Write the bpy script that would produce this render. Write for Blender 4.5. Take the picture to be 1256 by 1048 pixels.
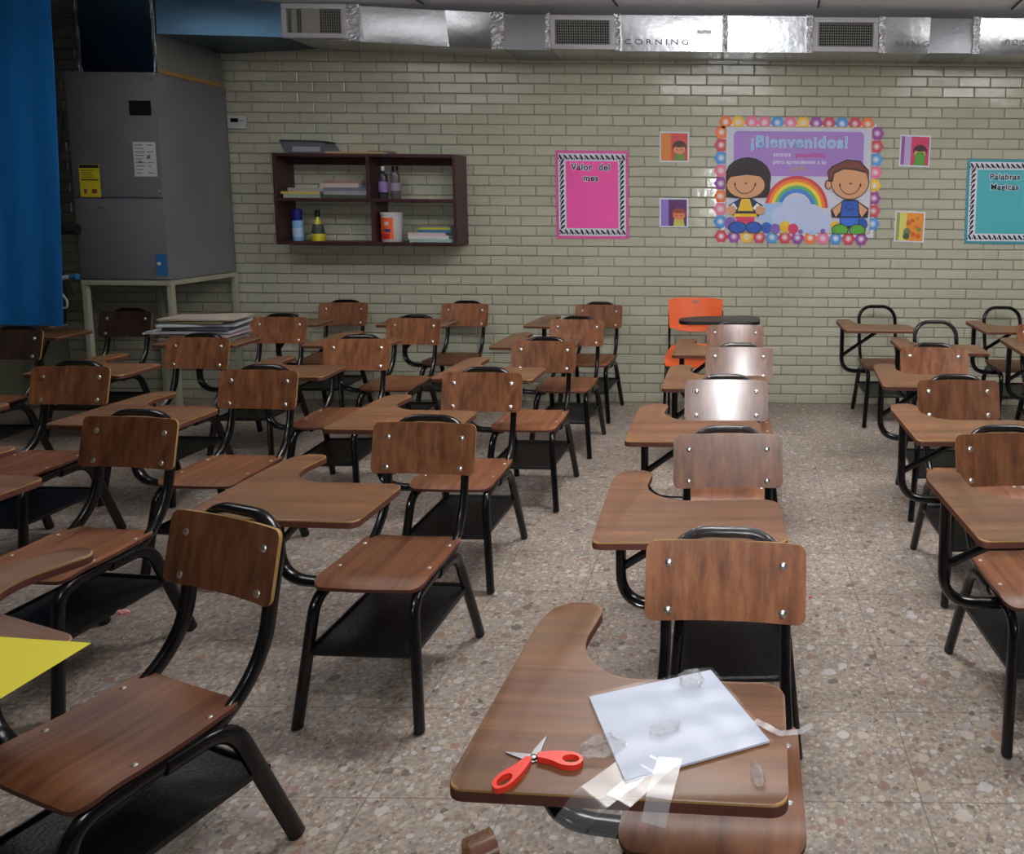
import bpy, bmesh, math, random
from mathutils import Vector, Matrix
random.seed(7)
scn = bpy.context.scene
COL = scn.collection
for o in list(bpy.data.objects): bpy.data.objects.remove(o)

# ------------------------------------------------------------------ camera
cam = bpy.data.cameras.new('camera'); camo = bpy.data.objects.new('camera', cam); COL.objects.link(camo)
FPX, PX, PY = 948.0, 897.1, 354.2
cam.sensor_width = 36; cam.lens = FPX*36/1256
cam.shift_x = (628-PX)/1256; cam.shift_y = (PY-524)/1256
cam.clip_start = .05
PITCH, ROLL = .10735, .00848
camo.matrix_world = Matrix.Translation((0, 0, 1.6)) @ Matrix.Rotation(math.pi/2-PITCH, 4, 'X') @ Matrix.Rotation(ROLL, 4, 'Z')
scn.camera = camo

# ------------------------------------------------------------------ light
w = bpy.data.worlds.new('room_dark'); scn.world = w; w.use_nodes = True
w.node_tree.nodes['Background'].inputs[0].default_value = (.55, .6, .7, 1)
w.node_tree.nodes['Background'].inputs[1].default_value = .03
scn.view_settings.view_transform = 'Standard'; scn.view_settings.look = 'None'
scn.view_settings.exposure = -.1; scn.view_settings.gamma = 1; scn.view_settings.use_curve_mapping = False

def area(name, loc, rot, sx, sy, power, col=(1, 1, 1)):
    l = bpy.data.lights.new(name, 'AREA'); l.shape = 'RECTANGLE'; l.size = sx; l.size_y = sy; l.energy = power; l.color = col
    o = bpy.data.objects.new(name, l); o.location = loc; o.rotation_euler = rot; COL.objects.link(o); return o
# ceiling lamps of the room (tubes above and behind the frame)
area('ceiling_lamp_light', (-2.9, 3.5, 2.94), (0, 0, 0), 1.2, .25, 12, (.95, .98, 1))
area('ceiling_lamp_light', (-.2, 3.5, 2.94), (0, 0, 0), 1.2, .25, 40, (1, .98, .95))
area('ceiling_lamp_light', (2.5, 3.5, 2.94), (0, 0, 0), 1.2, .25, 34, (1, .98, .95))
area('ceiling_lamp_light', (.4, .6, 2.94), (0, 0, 0), 1.2, .25, 24, (1, .98, .95))
for x_, y_, p_ in ((-2.9, 4.2, 14), (-.2, 4.2, 32), (2.5, 4.2, 34), (.4, .6, 8)):   # added upward lights brightening the ceiling, for the upward share of the tubes
    area('ceiling_lamp_light', (x_, y_, 2.72), (math.pi, 0, 0), 1.2, .08, p_, (1, .98, .95))
# camera flash
l = bpy.data.lights.new('camera_flash', 'SPOT'); l.energy = 165; l.shadow_soft_size = .045; l.spot_size = math.radians(92); l.spot_blend = 1.0
l.color = (.97, .98, 1)
fl = bpy.data.objects.new('camera_flash', l); COL.objects.link(fl); fl.location = (0.02, -.08, 1.74)
fl.rotation_euler = (Vector((.15, 6.15, 1.35))-Vector(fl.location)).to_track_quat('-Z', 'Y').to_euler()

# ------------------------------------------------------------------ material helpers
def new_mat(name):
    m = bpy.data.materials.new(name); m.use_nodes = True
    nt = m.node_tree; nt.nodes.clear()
    out = nt.nodes.new('ShaderNodeOutputMaterial'); p = nt.nodes.new('ShaderNodeBsdfPrincipled')
    nt.links.new(p.outputs[0], out.inputs[0]); return m, nt, p
def srgb(r, g, b):
    f = lambda c: (c/255/12.92) if c/255 <= .04045 else ((c/255+.055)/1.055)**2.4
    return (f(r), f(g), f(b), 1)
def simple(name, col, rough=.5, metal=0, bump=0, bscale=200, var=.0, vscale=6, coat=0, spec=.5):
    m, nt, p = new_mat(name)
    p.inputs['Base Color'].default_value = col; p.inputs['Roughness'].default_value = rough; p.inputs['Metallic'].default_value = metal
    p.inputs['Coat Weight'].default_value = coat; p.inputs['Specular IOR Level'].default_value = spec
    tc = nt.nodes.new('ShaderNodeTexCoord')
    if bump:
        n = nt.nodes.new('ShaderNodeTexNoise'); n.inputs['Scale'].default_value = bscale; n.inputs['Detail'].default_value = 4
        b = nt.nodes.new('ShaderNodeBump'); b.inputs['Strength'].default_value = bump; b.inputs['Distance'].default_value = .01
        nt.links.new(tc.outputs['Object'], n.inputs['Vector']); nt.links.new(n.outputs[0], b.inputs['Height']); nt.links.new(b.outputs[0], p.inputs['Normal'])
    if var:
        n = nt.nodes.new('ShaderNodeTexNoise'); n.inputs['Scale'].default_value = vscale; n.inputs['Detail'].default_value = 5
        mx = nt.nodes.new('ShaderNodeMix'); mx.data_type = 'RGBA'
        mx.inputs['A'].default_value = tuple(c*(1-var) for c in col[:3])+(1,); mx.inputs['B'].default_value = tuple(min(1, c*(1+var)) for c in col[:3])+(1,)
        nt.links.new(tc.outputs['Object'], n.inputs['Vector']); nt.links.new(n.outputs[0], mx.inputs['Factor']); nt.links.new(mx.outputs['Result'], p.inputs['Base Color'])
    return m

def wood(name, scale, dark, mid, light, rough=.38, worn=None):
    """walnut laminate: streaks stretched along the axis with the smallest scale"""
    m, nt, p = new_mat(name); N = nt.nodes.new; L = nt.links.new
    tc = N('ShaderNodeTexCoord'); oi = N('ShaderNodeObjectInfo'); mp = N('ShaderNodeMapping')
    mul = N('ShaderNodeVectorMath'); mul.operation = 'SCALE'; mul.inputs['Scale'].default_value = 37
    cmb = N('ShaderNodeCombineXYZ')
    for i in range(3): L(oi.outputs['Random'], cmb.inputs[i])
    L(cmb.outputs[0], mul.inputs[0])
    add = N('ShaderNodeVectorMath'); L(tc.outputs['Object'], mp.inputs['Vector']); mp.inputs['Scale'].default_value = scale
    L(mp.outputs[0], add.inputs[0]); L(mul.outputs[0], add.inputs[1])
    n1 = N('ShaderNodeTexNoise'); n1.inputs['Scale'].default_value = 1; n1.inputs['Detail'].default_value = 6; n1.inputs['Distortion'].default_value = .25
    n1.inputs['Roughness'].default_value = .6
    L(add.outputs[0], n1.inputs['Vector'])
    r = N('ShaderNodeValToRGB'); e = r.color_ramp.elements
    e[0].position = .32; e[0].color = dark; e[1].position = .72; e[1].color = light; x = e.new(.5); x.color = mid
    L(n1.outputs[0], r.inputs[0])
    n2 = N('ShaderNodeTexNoise'); n2.inputs['Scale'].default_value = 7; n2.inputs['Detail'].default_value = 3
    L(add.outputs[0], n2.inputs['Vector'])
    mx = N('ShaderNodeMix'); mx.data_type = 'RGBA'; mx.blend_type = 'MULTIPLY'; mx.inputs['Factor'].default_value = .20
    L(r.outputs[0], mx.inputs['A']); L(n2.outputs[0], mx.inputs['B'])
    hs = N('ShaderNodeHueSaturation'); L(mx.outputs['Result'], hs.inputs['Color'])
    mr = N('ShaderNodeMapRange'); mr.inputs['To Min'].default_value = 1.0; mr.inputs['To Max'].default_value = 1.5
    L(oi.outputs['Random'], mr.inputs[0]); L(mr.outputs[0], hs.inputs['Value'])
    outc = hs.outputs[0]
    if worn:
        n3 = N('ShaderNodeTexNoise'); n3.inputs['Scale'].default_value = 5; n3.inputs['Detail'].default_value = 4
        a2 = N('ShaderNodeVectorMath'); L(tc.outputs['Object'], a2.inputs[0]); L(mul.outputs[0], a2.inputs[1]); L(a2.outputs[0], n3.inputs['Vector'])
        rr = N('ShaderNodeValToRGB'); rr.color_ramp.elements[0].position = .48; rr.color_ramp.elements[1].position = .68
        L(n3.outputs[0], rr.inputs[0])
        sc = N('ShaderNodeMath'); sc.operation = 'MULTIPLY'; sc.inputs[1].default_value = .75; L(rr.outputs[0], sc.inputs[0])
        m2 = N('ShaderNodeMix'); m2.data_type = 'RGBA'; L(sc.outputs[0], m2.inputs['Factor']); L(outc, m2.inputs['A']); m2.inputs['B'].default_value = worn
        outc = m2.outputs['Result']
    L(outc, p.inputs['Base Color']); p.inputs['Roughness'].default_value = rough
    b = N('ShaderNodeBump'); b.inputs['Strength'].default_value = .08; b.inputs['Distance'].default_value = .002
    L(n2.outputs[0], b.inputs['Height']); L(b.outputs[0], p.inputs['Normal'])
    return m

def film(name, fac=.35, rough=.15, tint=(1, 1, 1, 1), bump=0, bscale=40, haze=.0):
    """clear plastic film: transparent with a glossy sheen"""
    m = bpy.data.materials.new(name); m.use_nodes = True; nt = m.node_tree; nt.nodes.clear(); N = nt.nodes.new; L = nt.links.new
    out = N('ShaderNodeOutputMaterial'); t = N('ShaderNodeBsdfTransparent'); t.inputs[0].default_value = tint
    g = N('ShaderNodeBsdfGlossy'); g.inputs['Roughness'].default_value = rough
    d = N('ShaderNodeBsdfDiffuse'); d.inputs[0].default_value = (.75, .78, .85, 1)
    m0 = N('ShaderNodeMixShader'); m0.inputs[0].default_value = haze; L(t.outputs[0], m0.inputs[1]); L(d.outputs[0], m0.inputs[2])
    mx = N('ShaderNodeMixShader'); lw = N('ShaderNodeLayerWeight'); lw.inputs[0].default_value = .35
    mr = N('ShaderNodeMapRange'); mr.inputs['To Min'].default_value = fac; mr.inputs['To Max'].default_value = min(1, fac*2.5+.04)
    L(lw.outputs['Fresnel'], mr.inputs[0]); L(mr.outputs[0], mx.inputs[0]); L(m0.outputs[0], mx.inputs[1]); L(g.outputs[0], mx.inputs[2]); L(mx.outputs[0], out.inputs[0])
    if bump:
        tc = N('ShaderNodeTexCoord'); n = N('ShaderNodeTexNoise'); n.inputs['Scale'].default_value = bscale; n.inputs['Detail'].default_value = 5
        b = N('ShaderNodeBump'); b.inputs['Strength'].default_value = bump; b.inputs['Distance'].default_value = .01
        L(tc.outputs['Object'], n.inputs['Vector']); L(n.outputs[0], b.inputs['Height']); L(b.outputs[0], g.inputs['Normal'])
    return m

WD, WM, WL = srgb(92, 56, 38), srgb(122, 77, 51), srgb(148, 98, 66)
M = {}
M['wood_back'] = wood('walnut_laminate_upright_grain', (36, 36, 1.0), WD, WM, WL, .42)
M['wood_seat'] = wood('walnut_laminate_seat_grain', (28, 1.2, 28), WD, WM, WL, .40)
M['wood_top'] = wood('walnut_laminate_top_grain', (1.2, 26, 26), srgb(90, 58, 40), srgb(114, 77, 52), srgb(138, 96, 66), .38, worn=srgb(114, 86, 54))
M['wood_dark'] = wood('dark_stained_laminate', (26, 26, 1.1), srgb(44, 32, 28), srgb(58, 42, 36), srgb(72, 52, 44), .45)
M['ply_edge'] = simple('pale_plywood_edge', srgb(170, 132, 78), .5, var=.2, vscale=60)
M['red_edge'] = simple('reddish_plywood_edge', srgb(92, 52, 42), .5, var=.25, vscale=50)
M['black_metal'] = simple('black_enamelled_steel', srgb(12, 12, 17), .2, 0, bump=.06, bscale=60)
M['black_tray'] = simple('black_painted_sheet_steel', srgb(16, 16, 18), .4, 0, bump=.25, bscale=130, var=.25, vscale=14)
M['chrome'] = simple('bright_zinc_bolt', (.88, .88, .9, 1), .30, 1)
M['wrap'] = film('stretch_plastic_film', .05, .21, haze=.03)
M['wrap_crinkled'] = film('crinkled_plastic_film', .03, .12, bump=1.0, bscale=110, haze=.01)
M['dull_bolt'] = simple('dull_zinc_bolt', (.5, .48, .45, 1), .45, 1)
M['foil'] = simple('aluminium_foil_facing', (.66, .68, .72, 1), .27, 1, bump=.16, bscale=22, var=.08)
M['foil_blue_cast'] = simple('foil_facing_painted_blue_light', (.07, .14, .22, 1), .36, 1, bump=.10, bscale=20, var=.15)  # blue cast of light on the foil put into its base colour
M['foil_dull'] = simple('dull_aluminium_facing', (.40, .41, .44, 1), .42, 1, bump=.25, bscale=30)
M['foil_tape'] = simple('crumpled_foil_tape', (.72, .72, .76, 1), .22, 1, bump=1.0, bscale=70)
M['tape_red'] = simple('red_printed_tape', srgb(150, 60, 70), .4)
M['white_plastic'] = simple('white_plastic', srgb(200, 200, 200), .4)
M['white_metal'] = simple('white_enamelled_metal', srgb(190, 190, 195), .35)
M['grille_dark'] = simple('painted_duct_shade_and_screen', srgb(20, 20, 22), 1, spec=0)  # dark tone painted for shade inside the duct; also the thermostat screen
M['louvre'] = simple('matt_grey_louvre', srgb(150, 150, 146), .9, spec=.05)
M['unit_grey'] = simple('grey_painted_sheet_metal', srgb(112, 113, 118), .42, var=.06, vscale=3)
M['unit_side'] = simple('grey_painted_side_panel', srgb(120, 120, 124), .5, var=.12, vscale=4)
M['cream_metal'] = simple('cream_painted_angle_iron', srgb(168, 168, 146), .5, var=.1)
M['black_plastic'] = simple('black_plastic', srgb(22, 22, 26), .4)
M['dark_foam'] = simple('black_pipe_foam', srgb(24, 22, 24), .8)
M['label_white'] = simple('white_paper_label', srgb(205, 205, 208), .6)
M['label_yellow'] = simple('yellow_paper_label', srgb(214, 200, 40), .6)
M['label_blue'] = simple('blue_sticker', srgb(45, 110, 165), .5)
M['ink'] = simple('dark_printing_ink', srgb(28, 26, 30), .6)
M['ink_grey'] = simple('grey_printing_ink', srgb(115, 112, 118), .6)
M['maroon_wood'] = simple('dark_maroon_lacquered_board', srgb(66, 36, 40), .42, var=.2, vscale=8)
M['orange_plastic'] = simple('orange_moulded_plastic', srgb(232, 100, 48), .42)
M['paper_white'] = simple('white_paper', srgb(222, 226, 240), .8, spec=.2)
M['pink_paper'] = simple('bright_pink_card', srgb(250, 92, 178), .6)
M['teal_paper'] = simple('teal_card', srgb(78, 178, 190), .6)
M['curtain'] = simple('blue_curtain_cloth', srgb(0, 112, 190), .75, bump=.1, bscale=400)
M['red_plastic'] = simple('red_scissor_plastic', srgb(240, 60, 45), .3)
M['steel'] = simple('scissor_steel', (.34, .34, .36, 1), .38, 1)
M['yellow_paper'] = simple('yellow_card', srgb(238, 226, 60), .6)
M['ceiling'] = simple('grey_white_ceiling_panel', srgb(225, 226, 232), .8, var=.03)
M['joint_dark'] = simple('ceiling_joint', srgb(70, 70, 74), .8)

def cmat(name, r, g, b, rough=.55, **k):
    if name not in M: M[name] = simple(name, srgb(r, g, b), rough, **k)
    return M[name]

# painted glazed brick
def brick_mat():
    m, nt, p = new_mat('pale_green_glazed_brick'); N = nt.nodes.new; L = nt.links.new
    tc = N('ShaderNodeTexCoord'); n = N('ShaderNodeTexNoise'); n.inputs['Scale'].default_value = 1.3; n.inputs['Detail'].default_value = 4
    L(tc.outputs['Object'], n.inputs['Vector'])
    r = N('ShaderNodeValToRGB'); e = r.color_ramp.elements; e[0].position = .3; e[0].color = srgb(176, 177, 158); e[1].position = .7; e[1].color = srgb(190, 190, 172)
    L(n.outputs[0], r.inputs[0])
    geo = N('ShaderNodeNewGeometry'); mr = N('ShaderNodeMapRange'); mr.inputs['To Min'].default_value = .955; mr.inputs['To Max'].default_value = 1.035
    L(geo.outputs['Random Per Island'], mr.inputs[0]); hs = N('ShaderNodeHueSaturation'); L(r.outputs[0], hs.inputs['Color']); L(mr.outputs[0], hs.inputs['Value'])
    L(hs.outputs[0], p.inputs['Base Color']); p.inputs['Roughness'].default_value = .14
    n2 = N('ShaderNodeTexNoise'); n2.inputs['Scale'].default_value = 22; n2.inputs['Detail'].default_value = 5; L(tc.outputs['Object'], n2.inputs['Vector'])
    b = N('ShaderNodeBump'); b.inputs['Strength'].default_value = .22; b.inputs['Distance'].default_value = .008
    L(n2.outputs[0], b.inputs['Height']); L(b.outputs[0], p.inputs['Normal'])
    return m
M['brick'] = brick_mat()
M['mortar'] = simple('grey_green_mortar', srgb(152, 152, 134), .8, var=.1)

def terrazzo():
    m, nt, p = new_mat('terrazzo_tile'); N = nt.nodes.new; L = nt.links.new
    tc = N('ShaderNodeTexCoord')
    nz = N('ShaderNodeTexNoise'); nz.inputs['Scale'].default_value = 28; nz.inputs['Detail'].default_value = 3
    L(tc.outputs['Object'], nz.inputs['Vector'])
    sc = N('ShaderNodeVectorMath'); sc.operation = 'SCALE'; sc.inputs['Scale'].default_value = .022; L(nz.outputs['Color'], sc.inputs[0])
    ad = N('ShaderNodeVectorMath'); L(tc.outputs['Object'], ad.inputs[0]); L(sc.outputs[0], ad.inputs[1])
    base = N('ShaderNodeTexNoise'); base.inputs['Scale'].default_value = 60; base.inputs['Detail'].default_value = 6; L(tc.outputs['Object'], base.inputs['Vector'])
    br = N('ShaderNodeValToRGB'); e = br.color_ramp.elements; e[0].position = .3; e[0].color = srgb(142, 128, 116); e[1].position = .7; e[1].color = srgb(194, 183, 170)
    L(base.outputs[0], br.inputs[0]); cur = br.outputs[0]
    pal = [(srgb(208, 200, 194), .0), (srgb(172, 166, 166), .20), (srgb(140, 114, 100), .40), (srgb(196, 178, 156), .50), (srgb(144, 136, 136), .60), (srgb(164, 126, 108), .76), (srgb(216, 214, 216), .84), (srgb(100, 90, 86), .94)]
    for s, th in ((85, .46), (42, .42), (19, .34)):
        v = N('ShaderNodeTexVoronoi'); v.inputs['Scale'].default_value = s; v.inputs['Randomness'].default_value = 1; L(ad.outputs[0], v.inputs['Vector'])
        sx = N('ShaderNodeSeparateColor'); L(v.outputs['Color'], sx.inputs[0])
        cr = N('ShaderNodeValToRGB'); cr.color_ramp.interpolation = 'CONSTANT'; els = cr.color_ramp.elements
        els[0].position = 0; els[0].color = pal[0][0]; els[1].position = pal[1][1]; els[1].color = pal[1][0]
        for c, ps in pal[2:]: q = els.new(ps); q.color = c
        L(sx.outputs[0], cr.inputs[0])
        # chip radius differs per cell
        rad = N('ShaderNodeMapRange'); rad.inputs['To Min'].default_value = th*.35; rad.inputs['To Max'].default_value = th*1.15; L(sx.outputs[1], rad.inputs[0])
        lt = N('ShaderNodeMath'); lt.operation = 'LESS_THAN'; L(v.outputs['Distance'], lt.inputs[0]); L(rad.outputs[0], lt.inputs[1])
        f = N('ShaderNodeMath'); f.operation = 'MULTIPLY'; f.inputs[1].default_value = .78; L(lt.outputs[0], f.inputs[0])
        mx = N('ShaderNodeMix'); mx.data_type = 'RGBA'; L(f.outputs[0], mx.inputs['Factor']); L(cur, mx.inputs['A']); L(cr.outputs[0], mx.inputs['B']); cur = mx.outputs['Result']
    # dirt patches
    dn = N('ShaderNodeTexNoise'); dn.inputs['Scale'].default_value = 1.6; dn.inputs['Detail'].default_value = 6; L(tc.outputs['Object'], dn.inputs['Vector'])
    dr = N('ShaderNodeValToRGB'); dr.color_ramp.elements[0].position = .35; dr.color_ramp.elements[0].color = (.72, .70, .68, 1); dr.color_ramp.elements[1].position = .65; dr.color_ramp.elements[1].color = (1, 1, 1, 1)
    L(dn.outputs[0], dr.inputs[0])
    m1 = N('ShaderNodeMix'); m1.data_type = 'RGBA'; m1.blend_type = 'MULTIPLY'; m1.inputs['Factor'].default_value = .8; L(cur, m1.inputs['A']); L(dr.outputs[0], m1.inputs['B']); cur = m1.outputs['Result']
    # tile joints
    T = .375; sep = N('ShaderNodeSeparateXYZ'); L(tc.outputs['Object'], sep.inputs[0]); js = []
    wob = N('ShaderNodeTexNoise'); wob.inputs['Scale'].default_value = 25; L(tc.outputs['Object'], wob.inputs['Vector'])
    for ax, off in ((0, .53), (1, 1.93)):
        a = N('ShaderNodeMath'); a.operation = 'SUBTRACT'; L(sep.outputs[ax], a.inputs[0]); a.inputs[1].default_value = off
        a1 = N('ShaderNodeMath'); a1.operation = 'MULTIPLY_ADD'; L(wob.outputs[0], a1.inputs[0]); a1.inputs[1].default_value = .006; L(a.outputs[0], a1.inputs[2])
        b = N('ShaderNodeMath'); b.operation = 'PINGPONG'; L(a1.outputs[0], b.inputs[0]); b.inputs[1].default_value = T/2
        c = N('ShaderNodeMath'); c.operation = 'LESS_THAN'; L(b.outputs[0], c.inputs[0]); c.inputs[1].default_value = .0019; js.append(c)
    mxx = N('ShaderNodeMath'); mxx.operation = 'MAXIMUM'; L(js[0].outputs[0], mxx.inputs[0]); L(js[1].outputs[0], mxx.inputs[1])
    mu = N('ShaderNodeMath'); mu.operation = 'MULTIPLY'; mu.inputs[1].default_value = .55; L(mxx.outputs[0], mu.inputs[0])
    m2 = N('ShaderNodeMix'); m2.data_type = 'RGBA'; L(mu.outputs[0], m2.inputs['Factor']); L(cur, m2.inputs['A']); m2.inputs['B'].default_value = srgb(88, 74, 66)
    L(m2.outputs['Result'], p.inputs['Base Color']); p.inputs['Roughness'].default_value = .5
    return m
M['terrazzo'] = terrazzo()

# ------------------------------------------------------------------ geometry helpers
def obj(name, bm, mats, parent=None, smooth=False, loc=None):
    me = bpy.data.meshes.new(name); bm.normal_update(); bm.to_mesh(me); bm.free()
    for m in (mats if isinstance(mats, (list, tuple)) else [mats]): me.materials.append(m)
    if smooth:
        for p in me.polygons: p.use_smooth = True
        me.set_sharp_from_angle(angle=math.radians(38))
    o = bpy.data.objects.new(name, me); COL.objects.link(o)
    if parent: o.parent = parent
    if loc: o.location = loc
    return o
def thing(name, label, cat, loc=(0, 0, 0), rz=0, group=None):
    o = bpy.data.objects.new(name, None); COL.objects.link(o); o.location = loc; o.rotation_euler = (0, 0, rz)
    o.empty_display_size = .1
    return tag(o, label, cat, group)
def tag(o, label, cat, group=None):
    o['label'] = label; o['category'] = cat
    if group: o['group'] = group
    return o
def struct(o): o['kind'] = 'structure'; return o
def box(bm, x0, x1, y0, y1, z0, z1, mi=0, bev=0, rot=None):
    r = bmesh.ops.create_cube(bm, size=1); vs = r['verts']
    for v in vs:
        v.co = Vector(((x0+x1)/2+v.co.x*(x1-x0), (y0+y1)/2+v.co.y*(y1-y0), (z0+z1)/2+v.co.z*(z1-z0)))
    fs = set(f for v in vs for f in v.link_faces)
    for f in fs: f.material_index = mi
    if bev:
        es = list(set(e for v in vs for e in v.link_edges))
        rr = bmesh.ops.bevel(bm, geom=es, offset=bev, segments=2, affect='EDGES', profile=.5)
        for f in rr['faces']: f.material_index = mi
        vs = list(set(rr['verts']) | set(v for v in vs if v.is_valid))
    if rot: bmesh.ops.transform(bm, matrix=rot, verts=vs)
    return vs
def B(): return bmesh.new()
def boxo(name, dims, mat, parent=None, bev=0):
    b = B(); box(b, *dims, bev=bev); return obj(name, b, mat, parent, smooth=bool(bev))
def lathe(bm, prof, cx, cy, n=24, mi=0, mat=None):
    rings = []
    for r, z in prof:
        ring = []
        for k in range(n):
            a = 2*math.pi*k/n; c = Vector((cx+r*math.cos(a), cy+r*math.sin(a), z)); ring.append(bm.verts.new(mat @ c if mat else c))
        rings.append(ring)
    for a, b in zip(rings, rings[1:]):
        for k in range(n):
            f = bm.faces.new((a[k], a[(k+1) % n], b[(k+1) % n], b[k])); f.material_index = mi
    f = bm.faces.new(rings[0][::-1]); f.material_index = mi; f = bm.faces.new(rings[-1]); f.material_index = mi
def fillet(pts, rads, n=6):
    out = [Vector(pts[0])]
    for i in range(1, len(pts)-1):
        p0, p, p1 = Vector(pts[i-1]), Vector(pts[i]), Vector(pts[i+1]); r = rads[i-1] if isinstance(rads, (list, tuple)) else rads
        a = (p0-p); b = (p1-p); d = min(r, a.length*.49, b.length*.49)
        A = p+a.normalized()*d; C = p+b.normalized()*d
        for k in range(n+1):
            t = k/n; out.append((1-t)**2*A+2*t*(1-t)*p+t*t*C)
    out.append(Vector(pts[-1])); return out
def sweep(bm, pts, ra, rb, wide, n=12, mi=0):
    """oval tube along pts; rb is the half width along direction 'wide' (kept by parallel transport)"""
    pts = [Vector(p) for p in pts]; wdir = Vector(wide); rings = []
    for i, p in enumerate(pts):
        t = (pts[min(i+1, len(pts)-1)]-pts[max(i-1, 0)]).normalized()
        wdir = (wdir-t*wdir.dot(t)).normalized(); s = t.cross(wdir)
        rings.append([bm.verts.new(p+s*ra*math.cos(2*math.pi*k/n)+wdir*rb*math.sin(2*math.pi*k/n)) for k in range(n)])
        prev = t
        if i+1 < len(pts):
            t2 = (pts[min(i+2, len(pts)-1)]-pts[i]).normalized(); q = t.rotation_difference(t2); wdir = q @ wdir
    for a, b in zip(rings, rings[1:]):
        for k in range(n):
            f = bm.faces.new((a[k], a[(k+1) % n], b[(k+1) % n], b[k])); f.material_index = mi
    f = bm.faces.new(rings[0][::-1]); f.material_index = mi; f = bm.faces.new(rings[-1]); f.material_index = mi
def round_poly(pts, rads, n=6):
    out = []; m = len(pts)
    for i in range(m):
        p0, p, p1 = Vector(pts[i-1]), Vector(pts[i]), Vector(pts[(i+1) % m]); r = rads[i] if isinstance(rads, (list, tuple)) else rads
        a = (p0-p); b = (p1-p); d = min(r, a.length*.49, b.length*.49)
        if d <= 0: out.append(p); continue
        A = p+a.normalized()*d; C = p+b.normalized()*d
        for k in range(n+1):
            t = k/n; out.append((1-t)**2*A+2*t*(1-t)*p+t*t*C)
    return out
def extrude_poly(bm, pts, z0, z1, mi=0, side=None):
    side = mi if side is None else side
    lo = [bm.verts.new((p[0], p[1], z0)) for p in pts]; hi = [bm.verts.new((p[0], p[1], z1)) for p in pts]
    f = bm.faces.new(hi); f.material_index = mi; g = bm.faces.new(lo[::-1]); g.material_index = mi
    n = len(pts); ss = []
    for i in range(n):
        q = bm.faces.new((lo[i], lo[(i+1) % n], hi[(i+1) % n], hi[i])); q.material_index = side; ss.append(q)
    return f, g, ss
def shell(bm, fn, nu, nv, th, mi=0):
    """closed sheet: fn(u,v)->(point, normal)"""
    F, Bk = [], []
    for i in range(nu+1):
        fr, bk = [], []
        for j in range(nv+1):
            p, nn = fn(i/nu, j/nv); fr.append(bm.verts.new(p+nn*th/2)); bk.append(bm.verts.new(p-nn*th/2))
        F.append(fr); Bk.append(bk)
    for i in range(nu):
        for j in range(nv):
            bm.faces.new((F[i][j], F[i+1][j], F[i+1][j+1], F[i][j+1])); bm.faces.new((Bk[i][j], Bk[i][j+1], Bk[i+1][j+1], Bk[i+1][j]))
    for i in range(nu):
        bm.faces.new((F[i][0], Bk[i][0], Bk[i+1][0], F[i+1][0])); bm.faces.new((F[i][nv], F[i+1][nv], Bk[i+1][nv], Bk[i][nv]))
    for j in range(nv):
        bm.faces.new((F[0][j], F[0][j+1], Bk[0][j+1], Bk[0][j])); bm.faces.new((F[nu][j], Bk[nu][j], Bk[nu][j+1], F[nu][j+1]))
    for f in bm.faces: f.material_index = mi
    bmesh.ops.recalc_face_normals(bm, faces=bm.faces)
def text_obj(name, txt, size, loc, mat, parent=None, off=0, ext=.0006, align='CENTER', rot=(math.pi/2, 0, 0), spacing=1, sy=1):
    c = bpy.data.curves.new(name, 'FONT'); c.body = txt; c.size = size; c.align_x = align; c.align_y = 'CENTER'; c.extrude = ext; c.offset = off; c.space_character = spacing
    t = bpy.data.objects.new(name, c); COL.objects.link(t); dg = bpy.context.evaluated_depsgraph_get()
    me = bpy.data.meshes.new_from_object(t.evaluated_get(dg)); bpy.data.objects.remove(t); bpy.data.curves.remove(c)
    me.materials.clear(); me.materials.append(mat)
    me.transform(Matrix.Translation(loc) @ Matrix.Rotation(rot[0], 4, 'X') @ Matrix.Rotation(rot[1], 4, 'Y') @ Matrix.Scale(sy, 4, (0, 1, 0)))
    o = bpy.data.objects.new(name, me); COL.objects.link(o)
    if parent: o.parent = parent
    return o

DW = 6.147       # rear wall face
XL, XR, YF, ZC = -5.35, 4.4, -2.6, 3.02
#__ROOM__
# ------------------------------------------------------------------ room shell
b = B(); box(b, XL-.2, XR+.2, YF-.2, DW+.25, -.12, 0); struct(obj('floor', b, M['terrazzo']))
b = B(); box(b, XL-.2, XR+.2, DW+.012, DW+.25, 0, ZC+.2, mi=1)
rnd = random.Random(3)
CH, BL = .079, .245
k = 0; z = 0
while z < ZC:
    x = XL-(BL/2 if k % 2 else 0)
    while x < XR:
        x0, x1 = max(x, XL), min(x+BL, XR)
        if x1-x0 > .03:
            R = Matrix.Translation(((x0+x1)/2, DW, z+CH/2)) @ Matrix.Rotation(rnd.gauss(0, .016), 4, 'X') @ Matrix.Rotation(rnd.gauss(0, .008), 4, 'Z')
            hw, hh = (x1-x0)/2-.003, CH/2-.003
            d = rnd.uniform(-.0012, .0012)
            vs = []
            # chamfered brick face proud of the mortar
            for (sx, sz, yy) in ((hw, hh, .02), (hw, hh, .004), (hw-.005, hh-.005, 0)):
                vs.append([b.verts.new(R @ Vector((a*sx, yy+d, c*sz))) for a, c in ((-1, -1), (1, -1), (1, 1), (-1, 1))])
            for A, Bq in zip(vs, vs[1:]):
                for q in range(4): b.faces.new((A[q], A[(q+1) % 4], Bq[(q+1) % 4], Bq[q]))
            b.faces.new(vs[-1])
        x += BL
    z += CH; k += 1
struct(obj('wall_rear', b, [M['brick'], M['mortar']]))
wm = simple('dark_green_painted_wall', srgb(120, 122, 104), .6, var=.08)
b = B(); box(b, XL-.2, XL, YF-.2, DW+.012, 0, ZC+.2); struct(obj('wall_left', b, wm))
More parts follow.
